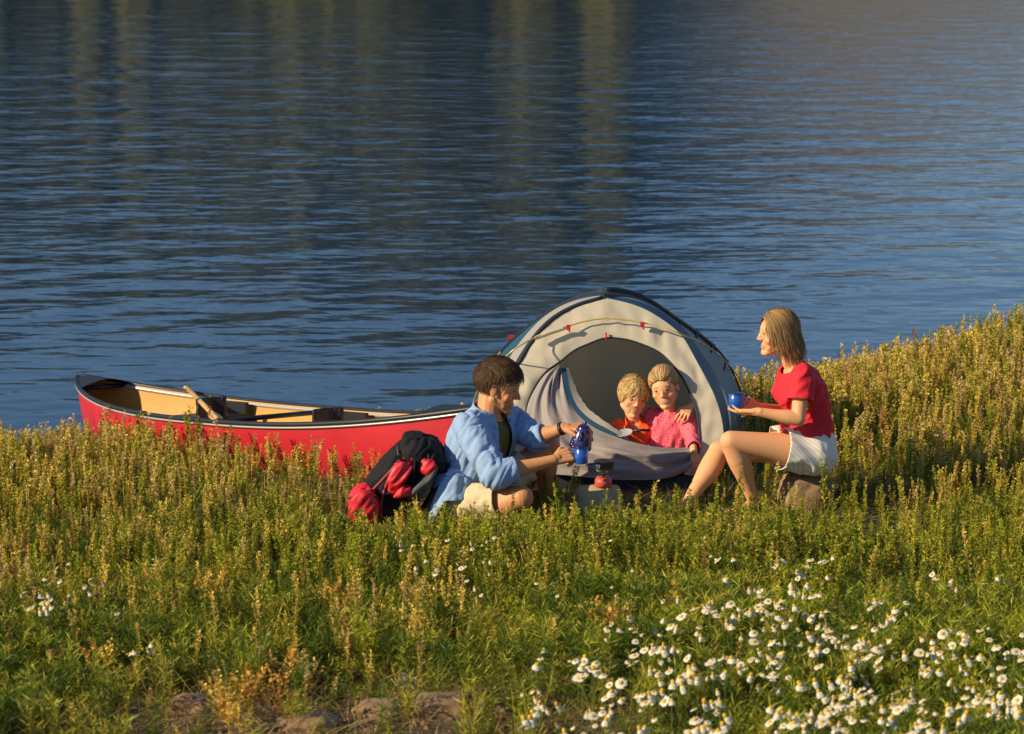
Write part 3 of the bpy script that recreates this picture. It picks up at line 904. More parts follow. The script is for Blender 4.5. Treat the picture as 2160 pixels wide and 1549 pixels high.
def make_tent():
    gz = float(ground_z(.5, 13.4))
    root = empty('tent', (.53, 14.1, gz))
    G = lambda p, d=0: Vector((p.x, p.y, p.z+d))
    left = resample([tp(1052, 1012), tp(1052, 960), tp(1060, 880), tp(1080, 800), tp(1096, 763), tp(1130, 709), tp(1168, 671), tp(1215, 645), tp(1272, 628)], 40)
    right = resample([tp(1492, 1008), tp(1512, 960), tp(1526, 915), tp(1510, 842), tp(1466, 756), tp(1434, 704), tp(1378, 662), tp(1330, 641), tp(1272, 628)], 40)
    outline = left + right[::-1][1:]                                  # bottom left -> apex -> bottom right
    door = [(1150, 1003), (1120, 960), (1108, 905), (1112, 854), (1127, 819), (1151, 786), (1183, 763), (1210, 741), (1240, 727), (1278, 714), (1320, 717), (1356, 728), (1385, 741), (1408, 760), (1436, 793), (1455, 830), (1470, 872), (1476, 932), (1470, 965), (1440, 1000)]
    dpts = resample([tp(*q) for q in door], 79)
    def puck(p, i, f):
        # gathered cloth between the sleeve and the zip
        w_ = math.sin(math.pi*f)
        wr_ = (noise.noise(Vector((i*34, f*1.6, 2)))*.016 + noise.noise(Vector((i*90, f*2, 7)))*.007)*w_**.5
        return p + TN*(.012*w_*math.sin(math.pi*min(i*1.3, 1))+wr_)
    link('front_panel', strip(outline, dpts, 12, puck), cream, root)
    sill = [tp(1052, 1012), tp(1150, 1016), tp(1300, 1020), tp(1440, 1016), tp(1492, 1008)]
    lo = [dpts[0], tp(1225, 1008), tp(1300, 1010), tp(1400, 1008), dpts[-1]]
    base_l = resample([tp(1050, 1000, .01), tp(1200, 1004, .01), tp(1376, 1008, .01), tp(1500, 1000, .01)], 30)
    base_b = [Vector((p.x, p.y-.02, float(ground_z(p.x, p.y))-.02)) for p in base_l]
    link('groundsheet_edge', strip(base_l, base_b, 4), navy_d, root)
    # zip edging round the door
    s = Solid(); s.tube([p+TN*.004 for p in dpts], .005, 6); z = link('door_zip', s.mesh(), navy_d, root)
    s = Solid(); s.tube([tp(1279, 716, .015), tp(1278, 702, .02)], .0055, 6); link('zip_pull', s.mesh(), redp, z)
    # grey door cloth, let down and sagging across the opening
    lowc = resample([tp(1177, 772, .02), tp(1150, 790, .02), tp(1128, 822, .02), tp(1113, 856, .02), tp(1108, 905, .03), tp(1118, 958, .04), tp(1150, 995, .06), tp(1200, 1003, .08), tp(1300, 1012, .10), tp(1400, 1010, .08), tp(1456, 988, .05), tp(1472, 966, .03)], 70)
    up = resample([tp(1184, 778, .025), tp(1194, 828, .04), tp(1213, 868, .06), tp(1252, 901, .09), tp(1300, 922, .10), tp(1340, 934, .10), tp(1385, 943, .08), tp(1425, 945, .05), tp(1460, 944, .03)], 70)
    def sag(p, i, f):
        w_ = math.sin(math.pi*min(f*1.0, 1))**.8
        fold = math.sin(f*13+i*7)*.013+noise.noise(Vector((i*5, f*7, 1)))*.030+noise.noise(Vector((i*9, f*18, 4)))*.012
        return p+TN*(w_*(.015+fold)*(1.2))
    o = link('door_flap', strip(lowc, up, 24, sag), grey_c, root)
    b1 = [p+TN*.008 for p in up[:47]]; b2 = [p+(up[min(i+1, 69)]-up[i]).normalized().cross(TN)*(.026*min(1, (46-i)/14+.1)) + TN*.014 for i, p in enumerate(up[:47])]
    if (b2[20]-b1[20]).x < 0: b2 = [p-(q-p) for p, q in zip(b1, b2)]
    link('flap_binding', strip(b1, b2, 2), navy, o)
    c2 = [q.lerp(r, 1)+TN*.006 for q, r in zip(b2, b2)]
    def cream_edge(i):
        if i > 43: return b2[i]-TN*.004
        k = i/46; d = (b2[i]-b1[i]).normalized(); return b2[i]+d*(.012+.030*math.sin(math.pi*k)+.016*abs(noise.noise(Vector((k*14, 2, 0)))))-TN*(.012)
    link('flap_lining', strip(b2, [cream_edge(i) for i in range(47)], 3), cream, o)
    # side and back walls reach to the rear corners
    bl = resample([at(985, 955, 15.15), at(992, 880, 15.1), at(1015, 815, 15.0), at(1058, 744, 14.75), at(1121, 686, 14.45), at(1183, 646, 14.15), at(1230, 626, 13.95), at(1275, 615, 13.80)], 40)
    br = resample([at(1592, 945, 15.0), at(1580, 890, 14.95), at(1556, 816, 14.8), at(1525, 757, 14.6), at(1480, 716, 14.4), at(1436, 685, 14.2), at(1350, 629, 13.95), at(1275, 615, 13.80)], 40)
    def bulge(dirn, a=.05):
        return lambda p, i, f: p + dirn*a*math.sin(math.pi*f)*math.sin(math.pi*min(i*1.2, 1))
    def mid(A, B, f): return [p.lerp(q, f)+Vector((0, 0, 1))*.04*math.sin(math.pi*f)*math.sin(math.pi*k/39) for k, (p, q) in enumerate(zip(A, B))]
    cutsL = [0, .13, .42, 1.0]; mL = [navy_d, white_c, navy]; nL = ['pole_sleeve', 'side_panel', 'fly_panel']
    LW = [mid(left, bl, f) for f in cutsL]
    for k in range(3): link(nL[k], strip(LW[k], LW[k+1], 5), mL[k], root)
    cutsR = [0, .30, 1.0]; mR = [navy, blue_g]; nR = ['fly_panel', 'side_panel']
    RW = [mid(right, br, f) for f in cutsR]
    for k in range(2): link(nR[k], strip(RW[k], RW[k+1], 6), mR[k], root)
    link('back_panel', strip(bl, br, 14, bulge(Vector((0, 1, .1)), .22)), blue_g, root)
    # inner tent hanging just inside the walls
    C_ = Vector((.53, 14.0, .15))
    sh = lambda A, k=.90: [C_+(p-C_)*k for p in A]
    il, ir, ibl, ibr = sh(left, .93), sh(right, .93), sh(bl, .9), sh(br, .9)
    # folds of inner cloth close behind the doorway, at the back half of the tent
    bk = resample([Vector((-.02, 13.75, .02)), Vector((.03, 13.82, .45)), Vector((.28, 13.88, .76)), Vector((.58, 13.90, .83)), Vector((.90, 13.88, .72)), Vector((1.12, 13.86, .40)), Vector((1.18, 13.8, .02))], 40)
    bb = [Vector((p.x*.9+.06, 13.85, gz-.01)) for p in bk]
    link('inner_door', strip(bk, bb, 10, lambda p, i, f: p+Vector((0, 1, 0))*(.10*math.sin(math.pi*f)+.012*math.sin(i*40))), inner_c, root)
    fl = [left[0], left[0].lerp(right[0], .5), right[0]]
    fm = mesh([Vector((left[0].x+.02, left[0].y+.04, gz+.012)), Vector((right[0].x-.02, right[0].y+.04, gz+.012)), Vector((br[0].x-.02, br[0].y, gz-.1)), Vector((bl[0].x+.02, bl[0].y, gz-.1))], [(0, 1, 2, 3)])
    link('tent_floor', fm, navy_d, root)
    # dark cap of cloth over the crossing of the poles
    cl, crr = mid(left, bl, .02), mid(right, br, .02)
    capA = [bl[i]+Vector((0, 0, .012)) for i in range(22, 40)]+[br[i]+Vector((0, 0, .012)) for i in range(39, 16, -1)]
    capB = [p+Vector((0, -.035-.05*math.sin(math.pi*k/(len(capA)-1)), -.012)) for k, p in enumerate(capA)]
    link('ridge_cap', strip(capA, capB, 3), navy_d, root)
    for A_, rr_ in ((left[14:], .0115), ([p+Vector((0, 0, .012)) for p in br[18:]], .015), ([p+Vector((0, 0, .006)) for p in bl[16:]], .010)):
        s = Solid(); s.tube(A_, rr_, 8); link('pole_sleeve', s.mesh(), navy_d, root)
    # poles
    def pole(pts, r=.0042, mm=ylw, nm='pole'):
        s = Solid(); s.tube(resample(pts, 50), r, 7); return link(nm, s.mesh(), mm, root)
    brow = [at(985, 905, 14.3), at(1010, 820, 14.1), tp(1072, 748, .10), tp(1130, 712, .07), tp(1197, 689, .05), tp(1243, 676, .045), tp(1290, 672, .045), tp(1356, 681, .05), tp(1402, 693, .06), tp(1438, 706, .07), at(1484, 727, 13.75), at(1526, 757, 13.8), at(1560, 800, 13.85), at(1592, 862, 13.9), at(1606, 925, 13.95)]
    pole(brow)
    pole([p+Vector((0, 0, .012)) for p in bl[:34:3]]); 
    pole([p+Vector((0.0, -.01, .018)) for p in br[:32:3]], .0062, navy_d)
    # sleeve in which the left end of the brow pole runs
    s = Solid(); s.tube(resample([tp(1130, 714, .06), tp(1162, 701, .055), tp(1193, 692, .05)], 10), [.011, .012, .012, .013, .012, .013, .012, .012, .011, .009], 8); link('pole_sleeve', s.mesh(), cream, root)
    for u, v in ((1199, 690), (1355, 684)):
        s = Solid(); s.box(tp(u, v+1, .055), (.011, .008, .013)); s.tube([tp(u, v+4, .05), tp(u+3, v+11, .035)], .004, 5); link('clip', s.mesh(), redp, root, smooth=False)
    for i in (14, 18, 22, 26):
        a = br[i]+Vector((0, -.01, .018)); b = RW[1][i].lerp(RW[2][i], .6)
        s = Solid(); s.tube([a, b], .006, 5); s.ball(a, .012, n=8); link('clip', s.mesh(), navy_d, root)
    s = Solid(); s.box(bl[19]+Vector((-.01, 0, .02)), (.018, .008, .010)); link('clip', s.mesh(), redp, root, smooth=False)
    return root
tent = make_tent()
tag(tent, 'cream and navy dome tent with its round door open', 'tent')

# ------------------------------------------------------------------ backpack
def make_backpack():
    blk = mat('black_nylon', (.011, .012, .014), .8, spec=.2, bump=.3, bscale=60); red = mat('red_nylon', (.60, .018, .030), .5, bump=.3, bscale=50)
    drk = mat('charcoal_mesh', (.045, .045, .052), .6, bump=.4, bscale=80); wine = mat('dark_red_webbing', (.20, .02, .03), .6); org_ = mat('orange_tab', (.75, .28, .04), .5)
    A = at(768, 1092, 12.520); A.z = float(ground_z(A.x, A.y))+.02
    root = empty('backpack', (A.x+.1, A.y, A.z))
    def w(u, v, Y_): return at(u, v, Y_)
    X_ = Vector((1, 0, 0)); Yv = Vector((0, 1, 0)); 
    ax = (w(900, 945, 12.620)-w(765, 1095, 12.550)).normalized(); nx = ax.cross(Yv).normalized()
    def part(nm, secs, mm, e=3.6, amp=.0045):
        s = Solid(); s.loft(secs, e=e, n=24); me = s.skin(.006, 2); folds(me, amp*1.6, 6, 24, (.6, .2, .8), len(nm)); return link(nm, me, mm, root)
    def sec(u, v, Y_, a, b): return (w(u, v, Y_), nx*a, Yv*b)
    part('main_body', [sec(762, 1098, 12.570, .06, .07), sec(785, 1078, 12.570, .115, .11), sec(835, 1020, 12.590, .125, .125), sec(870, 975, 12.610, .12, .12), sec(885, 955, 12.620, .09, .10)], blk)
    part('top_lid', [(w(832, 962, 12.620), Vector((.05, 0, .075)), Yv*.10), (w(850, 955, 12.600), Vector((.01, 0, .085)), Yv*.13), (w(890, 952, 12.590), Vector((-.01, 0, .082)), Yv*.14), (w(930, 962, 12.600), Vector((-.02, 0, .075)), Yv*.12), (w(942, 972, 12.600), Vector((-.02, 0, .045)), Yv*.08)], blk)
    part('lower_compartment', [(w(729, 1092, 12.520), Vector((.01, 0, .04)), Yv*.04), (w(742, 1072, 12.470), Vector((0, 0, .075)), Yv*.09), (w(765, 1062, 12.460), Vector((.0, 0, .088)), Yv*.10), (w(788, 1066, 12.460), Vector((.0, 0, .08)), Yv*.09), (w(800, 1078, 12.470), Vector((0, 0, .05)), Yv*.06)], red)
    part('front_pocket', [sec(822, 1038, 12.460, .018, .02), sec(830, 1020, 12.445, .036, .04), sec(846, 996, 12.445, .044, .04), sec(862, 976, 12.460, .030, .03)], red)
    part('side_pocket', [(w(833, 1044, 12.440), Vector((.01, 0, .010)), Yv*.03), (w(848, 1036, 12.430), Vector((.0, 0, .024)), Yv*.035), (w(866, 1034, 12.440), Vector((.0, 0, .018)), Yv*.03)], red)
    part('upper_panel', [(w(852, 974, 12.480), Vector((.02, 0, .018)), Yv*.03), (w(862, 974, 12.470), Vector((.026, 0, .018)), Yv*.035), (w(872, 978, 12.470), Vector((.015, 0, .012)), Yv*.03)], red)
    part('side_panel', [(w(884, 978, 12.490), Vector((.01, 0, .028)), Yv*.03), (w(900, 982, 12.470), Vector((.01, 0, .036)), Yv*.04), (w(918, 992, 12.470), Vector((.01, 0, .03)), Yv*.04)], red)
    part('bottle_pocket', [(w(878, 1050, 12.470), Vector((.045, 0, .01)), Yv*.05), (w(888, 1025, 12.460), Vector((.052, 0, .02)), Yv*.055), (w(903, 1000, 12.460), Vector((.045, 0, .03)), Yv*.05), (w(908, 992, 12.460), Vector((.03, 0, .02)), Yv*.03)], drk)
    part('hip_belt', [(w(895, 1062, 12.510), Vector((.03, 0, .06)), Yv*.05), (w(915, 1040, 12.510), Vector((.05, 0, .08)), Yv*.06), (w(930, 1015, 12.530), Vector((.04, 0, .08)), Yv*.06), (w(938, 990, 12.550), Vector((.03, 0, .05)), Yv*.05)], blk)
    for pts, mm in (([(760, 1060), (800, 1020), (832, 985), (850, 968)], wine), ([(802, 1095), (806, 1050), (820, 1010), (842, 972)], wine), ([(868, 1040), (872, 1005), (876, 972)], blk), ([(790, 1040), (826, 1040), (862, 1012)], blk)):
        s = Solid(); s.tube(resample([w(u, v, 12.435) for u, v in pts], 14), .008, 6); link('strap', s.mesh(), mm, root)
    for u0, v0, u1, v1 in ((838, 940, 850, 985), (868, 930, 872, 985), (905, 934, 906, 978)):
        s = Solid(); s.tube(resample([w(u0, v0, 12.50), w((u0+u1)/2-3, (v0+v1)/2, 12.465), w(u1, v1, 12.46)], 8), .0045, 6); link('lid_strap', s.mesh(), drk, root)
    s = Solid(); s.tube(resample([w(736, 1052, 12.40), w(765, 1042, 12.385), w(797, 1052, 12.40)], 10), .006, 6); link('piping', s.mesh(), blk, root)
    for u in (752, 781):
        s = Solid(); s.tube(resample([w(u, 1044, 12.39), w(u+2, 1070, 12.37), w(u-2, 1096, 12.39)], 8), .004, 6); link('compression_strap', s.mesh(), wine, root)
    s = Solid(); s.box(w(775, 1044, 12.410), (.022, .008, .010)); link('tab', s.mesh(), org_, root)
    for u, v in ((842, 965), (868, 1040)):
        s = Solid(); s.box(w(u, v, 12.420), (.012, .006, .010)); link('buckle', s.mesh(), blk, root, smooth=False)
    return root
tag(make_backpack(), 'bulging black and red hiking backpack leaning in the grass behind the man', 'backpack')

# ------------------------------------------------------------------ cooking things
steel = mat('dull_steel', (.35, .35, .30), .35, metal=.8); enam = mat('speckled_navy_enamel', (.018, .012, .085), .16, spec=.6, coat=.6)
def lathe(profile, c, n=28, M=None):
    rs = []
    for r, z in profile:
        ring = []
        for j in range(n):
            a = 2*math.pi*j/n; p = Vector((r*math.cos(a), r*math.sin(a), z)); ring.append(Vector(c)+(M @ p if M else p))
        rs.append(ring)
    s = Solid(); s.rings(rs); return s
# specks of white in the dark blue enamel
nt = enam.node_tree; b = nt.nodes['Principled BSDF']
tc = nt.nodes.new('ShaderNodeTexCoord'); vo = nt.nodes.new('ShaderNodeTexVoronoi'); vo.inputs['Scale'].default_value = 62
nt.links.new(tc.outputs['Object'], vo.inputs['Vector'])
cr = nt.nodes.new('ShaderNodeValToRGB'); cr.color_ramp.elements[0].position = .13; cr.color_ramp.elements[0].color = (.7, .7, .75, 1); cr.color_ramp.elements[1].position = .2; cr.color_ramp.elements[1].color = (.020, .012, .10, 1)
nt.links.new(vo.outputs['Distance'], cr.inputs['Fac']); nt.links.new(cr.outputs['Color'], b.inputs['Base Color'])
blue_en = mat('bright_blue_enamel', (.010, .085, .42), .22, spec=.6, coat=.5)

def make_mug(c, M, r=.033, h=.075, side=-1, label='', cat='mug', ang=0):
    root = empty('mug', c)
    prof = [(.001, 0), (r*.92, 0), (r*.97, .004), (r, h), (r-.002, h+.001), (r-.004, h), (r-.005, .01), (.001, .006)]
    link('cup', lathe(prof, c, M=M).mesh(), blue_en, root)
    s = Solid(); pts = []
    for k in range(11):
        a = math.pi*(k/10-.5); pts.append(Vector(c)+M @ (Matrix.Rotation(ang, 3, 'Z') @ Vector((side*(r-.002+.024*math.cos(a)), 0, h*.5+h*.34*math.sin(a)))))
    s.tube(pts, .0035, 6); link('handle', s.mesh(), blue_en, root)
    s = lathe([(r-.001, h), (r+.0015, h+.001), (r-.001, h+.003)], c, M=M); link('rim', s.mesh(), mat('dark_rim', (.01, .02, .08), .3), root)
    tag(root, label, cat); return root
I3 = Matrix.Identity(3)
MUG_A = at(1226, 977, 12.44)
make_mug(MUG_A, I3, .033, .074, -1, 'bright blue enamel mug held by the man below the coffee pot')
MUG_B = at(1553, 860, 12.66)
make_mug(MUG_B, I3, .038, .070, 1, 'blue enamel mug held up by the woman')

def make_pot():
    c = at(1223, 946, 12.60); root = empty('coffee_pot', c)
    M = Matrix.Rotation(R(12), 3, 'Y')
    prof = [(.001, 0), (.052, 0), (.056, .006), (.053, .03), (.044, .075), (.036, .098), (.036, .102), (.030, .112), (.014, .121), (.001, .123)]
    link('pot_body', lathe(prof, c, 32, M).mesh(), enam, root)
    s = Solid(); s.ball(c+M @ Vector((0, 0, .129)), .008, n=12); link('lid_knob', s.mesh(), enam, root)
    s = Solid(); s.chain([c+M @ Vector((-.005, -.04, .055)), c+M @ Vector((-.008, -.060, .080)), c+M @ Vector((-.010, -.072, .098))], [.014, .010, .007], 10); link('spout', s.mesh(), enam, root)
    pts = [c+M @ Vector((.030, .035, .030)), c+M @ Vector((.045, .062, .045)), c+M @ Vector((.045, .060, .08)), c+M @ Vector((.025, .030, .098))]
    s = Solid(); s.tube(resample(pts, 12), .005, 6); link('handle', s.mesh(), enam, root)
    return root
tag(make_pot(), 'dark blue speckled enamel coffee pot held by the man', 'coffee pot')

# flat stone with the stove and a small pan
sp = at(1262, 1078, 12.62); sp.z = float(ground_z(sp.x, sp.y))
me = rock_mesh((sp.x, sp.y, sp.z+.06), (.125, .10, .092), 41, rough=.16)
tag(link('rock', me, rock_tan, origin=sp), 'flat-topped yellowish stone carrying the camp stove', 'rock')
top_z = sp.z+.150
def make_stove():
    c = Vector((at(1272, 1030, 12.62).x, 12.60, top_z)); root = empty('camp_stove', c)
    can = mat('red_canister_paint', (.50, .075, .05), .45)
    s = lathe([(.001, 0), (.038, 0), (.042, .006), (.042, .030), (.034, .044), (.012, .050), (.001, .050)], c); link('gas_canister', s.mesh(), can, root)
    s = lathe([(.001, .050), (.008, .050), (.008, .062), (.020, .066), (.024, .074), (.001, .075)], c); link('burner', s.mesh(), steel, root)
    for k in range(3):
        a = 2*math.pi*k/3+.4; s = Solid(); s.tube([c+Vector((0, 0, .062)), c+Vector((.032*math.cos(a), .032*math.sin(a), .070)), c+Vector((.046*math.cos(a), .046*math.sin(a), .084))], .0024, 5); link('pan_support', s.mesh(), steel, root)
    s = Solid(); s.tube([c+Vector((0, -.006, .056)), c+Vector((-.03, -.03, .056))], .0028, 5); link('valve_key', s.mesh(), steel, root)
    return root, c
stove, sc_ = make_stove()
tag(stove, 'small gas stove on a red canister standing on the flat stone', 'camp stove')
def make_pan():
    c = sc_+Vector((.003, 0, .087)); root = empty('cooking_pan', c)
    pm = mat('dull_olive_pan', (.10, .105, .07), .35, metal=.5)
    link('pan_body', lathe([(.001, 0), (.042, 0), (.046, .004), (.050, .036), (.052, .037), (.048, .036), (.044, .006), (.001, .004)], c).mesh(), pm, root)
    link('lid', lathe([(.001, .041), (.047, .0385), (.051, .038), (.047, .0410), (.001, .046)], c).mesh(), mat('black_lid', (.02, .02, .022), .4), root)
    s = Solid(); s.tube([c+Vector((-.046, -.012, .028)), c+Vector((-.075, -.03, .030)), c+Vector((-.090, -.035, .026))], .005, 6); link('handle', s.mesh(), mat('black_grip', (.012, .012, .012), .5), root)
    s = Solid(); s.box(c+Vector((-.032, -.047, .020)), (.011, .003, .012)); link('latch', s.mesh(), mat('bright_tin', (.8, .8, .78), .3, metal=.3), root)
    return root
tag(make_pan(), 'small olive lidded pan sitting on the gas stove', 'pan')
# silver frying pan beside the boy
def make_fry():
    c = at(1318, 917, 13.22); root = empty('frying_pan', c)
    M = Matrix.Rotation(R(-12), 3, 'Y') @ Matrix.Rotation(R(14), 3, 'X')
    link('pan_body', lathe([(.001, 0), (.030, 0), (.042, .012), (.044, .013), (.040, .012), (.028, .003), (.001, .003)], c, M=M).mesh(), mat('shiny_tin', (.75, .74, .72), .25, metal=.6), root)
    s = Solid(); s.tube([c+M @ Vector((.04, 0, .011)), c+M @ Vector((.09, 0, .006)), c+M @ Vector((.13, 0, -.006))], .007, 6); link('handle', s.mesh(), mat('black_handle', (.012, .012, .014), .5), root)
    return root
tag(make_fry(), 'shiny silver pan with black handle resting on the tent door cloth', 'pan')
# the stone the woman sits on
sp2 = at(1700, 1030, 12.85); sp2.z = float(ground_z(sp2.x, sp2.y))
me = rock_mesh((sp2.x+.0, sp2.y, sp2.z+.06), (.135, .14, .115), 77, rough=.15)
tag(link('rock', me, rock_brown, origin=sp2), 'brown boulder on which the woman sits', 'rock')
# ------------------------------------------------------------------ people
def frame(fwd, up=Vector((0, 0, 1))):
    f = Vector(fwd).normalized(); r = f.cross(Vector(up)).normalized(); u = r.cross(f).normalized()
    return Matrix((r, f, u)).transposed()          # columns: right, forward, up

def head_parts(s, c, M, k, child=False, smile=True, nose=.100):
    """adds skull, face, nose, ears and lips of scale k to a Solid; the face looks along +Y of M"""
    W = lambda x, y, z: Vector(c) + M @ (Vector((x, y, z))*k)
    jw = 1.06 if child else 1.0
    s.ball(W(0, -.016, .030), (.074*k, .092*k, .084*k), M)                     # skull
    s.ball(W(0, .024, .012), (.066*k, .066*k, .074*k), M)                       # forehead and temples
    s.ball(W(0, .024, -.038), ((.056 if not child else .064)*k, (.056 if not child else .058)*k, .062*k), M)                   # mid face
    s.ball(W(0, .032, -.070), ((.041 if not child else .049)*k, .044*k, .038*k), M)                   # lower jaw
    s.cap(W(-.046*jw, -.005, -.052), W(-.012, .062, -.094), .020*k, .017*k, 12)
    s.cap(W(.046*jw, -.005, -.052), W(.012, .062, -.094), .020*k, .017*k, 12)
    s.ball(W(0, .068, -.094), (.020*k, .018*k, .017*k), M)                      # chin
    bz = .0125 if not child else .009
    s.cap(W(-.036, .070, .024), W(.036, .070, .024), bz*k, bz*k, 12)      # brow
    n = .85 if child else 1.0
    s.cap(W(0, .080, .010), W(0, nose, -.024), .0080*k, .0088*k*n, 12)
    for q in (-1, 1):
        s.ball(W(q*.0105*n, .088, -.027), .0078*k, n=12)
        s.ball(W(q*.034, .053, -.026), (.030*k, .021*k, .025*k), M)
        s.cap(W(q*.040, .032, -.012), W(q*.026*jw, .046, -.066), .025*k, .022*k, 12)             # cheeks, raised by the smile
        s.ball(W(q*.072, -.006, -.012), (.009*k, .016*k, .026*k), M)            # ears
        s.cap(W(q*.077, -.016, .008), W(q*.078, -.014, -.020), .005*k, .004*k, 8)
    s.chain([W(-.026, .066, -.054), W(-.012, .0775, -.0570), W(0, .0795, -.0580), W(.012, .0775, -.0570), W(.026, .066, -.054)], [.0045*k, .0058*k, .0062*k, .0058*k, .0045*k], 10)    # lips
    s.chain([W(-.026, .066, -.056), W(-.012, .0755, -.0710), W(0, .0770, -.0735), W(.012, .0755, -.0710), W(.026, .066, -.056)], [.0045*k, .0062*k, .0066*k, .0062*k, .0045*k], 10)
    s.ball(W(0, .060, -.062), (.028*k, .0165*k, .018*k), M)
    return W

def face_details(root, c, M, k, skin_c, iris, brow_c, child=False, smile=.022):
    W = lambda x, y, z: Vector(c) + M @ (Vector((x, y, z))*k)
    eye_w = mat('eye_white', (.42, .38, .34) if not child else (.34, .27, .21), .5); eye_d = mat('dark_iris', iris, .15); lid = mat('brow_hair', brow_c, .8); tooth = mat('teeth', (.60, .54, .46) if not child else (.62, .50, .42), .5); dk = mat('inner_mouth', (.10, .02, .02), .7)
    for q in (-1, 1):
        ek = 1.2 if child else 1.0
        s = Solid(); s.ball(W(q*.030, .0725, .004), (.0125*k*ek, .009*k, .0060*k*ek), M, n=14); e = link('eye', s.mesh(), eye_w, root)
        s = Solid(); s.ball(W(q*.030, .0785, .004), (.0062*k*ek, .0045*k, .0058*k*ek), M, n=12); link('iris', s.mesh(), eye_d, e)
        s = Solid(); s.tube([W(q*.017, .0800, .0080), W(q*.030, .0825, .0108), W(q*.043, .0750, .0075)], .0016*k, 6); link('lashes', s.mesh(), lid, e)
        s = Solid(); s.chain([W(q*.014, .0835, .021), W(q*.030, .0825, .0255), W(q*.047, .0700, .020)], [.0020*k, .0026*k, .0012*k], 8); link('eyebrow', s.mesh(), lid, root)
    s = Solid(); s.tube([W(-smile, .0700, -.0580), W(-smile*.5, .0775, -.0635), W(0, .0795, -.0655), W(smile*.5, .0775, -.0635), W(smile, .0700, -.0580)], [.0012*k, .0044*k, .0054*k, .0044*k, .0012*k], 8); link('teeth', s.mesh(), tooth, root)
    s = Solid()
    for q in (-1, 1): s.tube([W(q*smile*.95, .0755, -.0592), W(q*(smile+.004), .0715, -.0575)], .0012*k, 6)
    link('mouth_corner', s.mesh(), dk, root)

def hand(s, wrist, d, back, side, curl=(30, 35, 40, 45), k=1.0, thumb=30, spread=4, curl1=None, thumb_curl=25):
    """palm, four separate fingers with three bends each and a thumb leaving the side of the palm"""
    d = Vector(d).normalized(); back = Vector(back); back = (back-d*back.dot(d)).normalized(); X = d.cross(back).normalized()*side
    wr = Vector(wrist); pal = -back
    s.cap(wr-d*.015*k, wr+d*.02*k, .021*k, .022*k, 14, sq=1.0)
    for q in (-.027, -.010, .008, .025):
        s.cap(wr+d*.012*k+X*q*.55*k, wr+d*.082*k+X*q*1.08*k, .0145*k, .0120*k, 12)
    lens = [(.038, .024, .020), (.043, .028, .021), (.041, .026, .020), (.033, .020, .018)]
    for i, (q, L, cu) in enumerate(zip((.029, .010, -.009, -.027), lens, curl)):
        p = wr+d*(.082-.006*abs(i-1))*k+X*q*k
        a = R(cu if curl1 is None else curl1[i]); sp = R((1.5-i)*spread)
        dd = (d*math.cos(sp)+X*math.sin(sp)).normalized(); r0 = (.0088, .0090, .0086, .0076)[i]*k
        pts = [p-dd*.012*k, p]; rad = [r0*1.1, r0]
        for j, l in enumerate(L):
            ang = a*(.75 if j == 0 else (1.75 if j == 1 else 2.45))
            v = dd*math.cos(ang)+pal*math.sin(ang); pts.append(pts[-1]+v*l*k); rad.append(r0*(.96, .90, .80)[j])
        s.chain(pts, rad, 10)
    th = R(thumb); t0 = wr+d*.022*k+X*.020*k+pal*.004*k
    v = (d*math.cos(th)+X*math.sin(th)).normalized(); tc_ = R(thumb_curl)
    v2 = (v*math.cos(tc_)+pal*math.sin(tc_)*.8-X*math.sin(tc_)*.6).normalized(); v3 = (v2*math.cos(tc_)+pal*math.sin(tc_)*.5-X*math.sin(tc_)*.8).normalized()
    a1 = t0+v*.042*k; a2 = a1+v2*.030*k; a3 = a2+v3*.024*k
    s.chain([t0, a1, a2, a3], [.0145*k, .0108*k, .0098*k, .0082*k], 10)

def limb(s, a, b, r0, r1, belly=0, bt=.35, bdir=None, n=34):
    """tapered limb with a muscle belly"""
    a, b = Vector(a), Vector(b)
    pts, rad = [], []
    for i in range(9):
        t = i/8; r = r0+(r1-r0)*t + belly*math.exp(-((t-bt)/.25)**2)
        p = a.lerp(b, t) + (Vector(bdir)*belly*.8*math.exp(-((t-bt)/.25)**2) if bdir is not None else Vector())
        pts.append(p); rad.append(r)
    for i in range(8): s.cap(pts[i], pts[i+1], rad[i], rad[i+1], n)

def skin_colour(me, c, M, k, base, lip, cheek, stubble=0, freck=0):
    co = get_co(me); cols = np.tile(np.array(base, float), (len(co), 1))
    L = (co-np.array(c)) @ np.array(M)/k
    d = np.exp(-((L[:, 0]/.026)**2+((L[:, 1]-.080)/.02)**2+((L[:, 2]+.0645-7*L[:, 0]**2)/.0125)**2)**2)[:, None]
    cols = cols*(1-d*.8)+np.array(lip)*d*.8
    for q in (-1, 1):
        d = np.exp(-(((L[:, 0]-q*.042)/.022)**2+((L[:, 1]-.06)/.04)**2+((L[:, 2]+.030)/.022)**2))[:, None]*.35
        cols = cols*(1-d)+np.array(cheek)*d
    d = np.exp(-((L[:, 0]/.013)**2+((L[:, 1]-.10)/.016)**2+((L[:, 2]+.025)/.016)**2))[:, None]*.4
    cols = cols*(1-d)+np.array(cheek)*d
    if stubble:
        d = (np.clip((-.030-L[:, 2])/.02, 0, 1)*np.clip((L[:, 2]+.125)/.02, 0, 1)*np.clip((L[:, 1]+.01)/.03, 0, 1)*stubble)[:, None]
        cols = cols*(1-d)+cols*np.array([.62, .60, .62])*d
    rs = np.random.default_rng(len(co)); cols *= rs.uniform(.96, 1.04, (len(co), 1))
    set_col(me, cols)

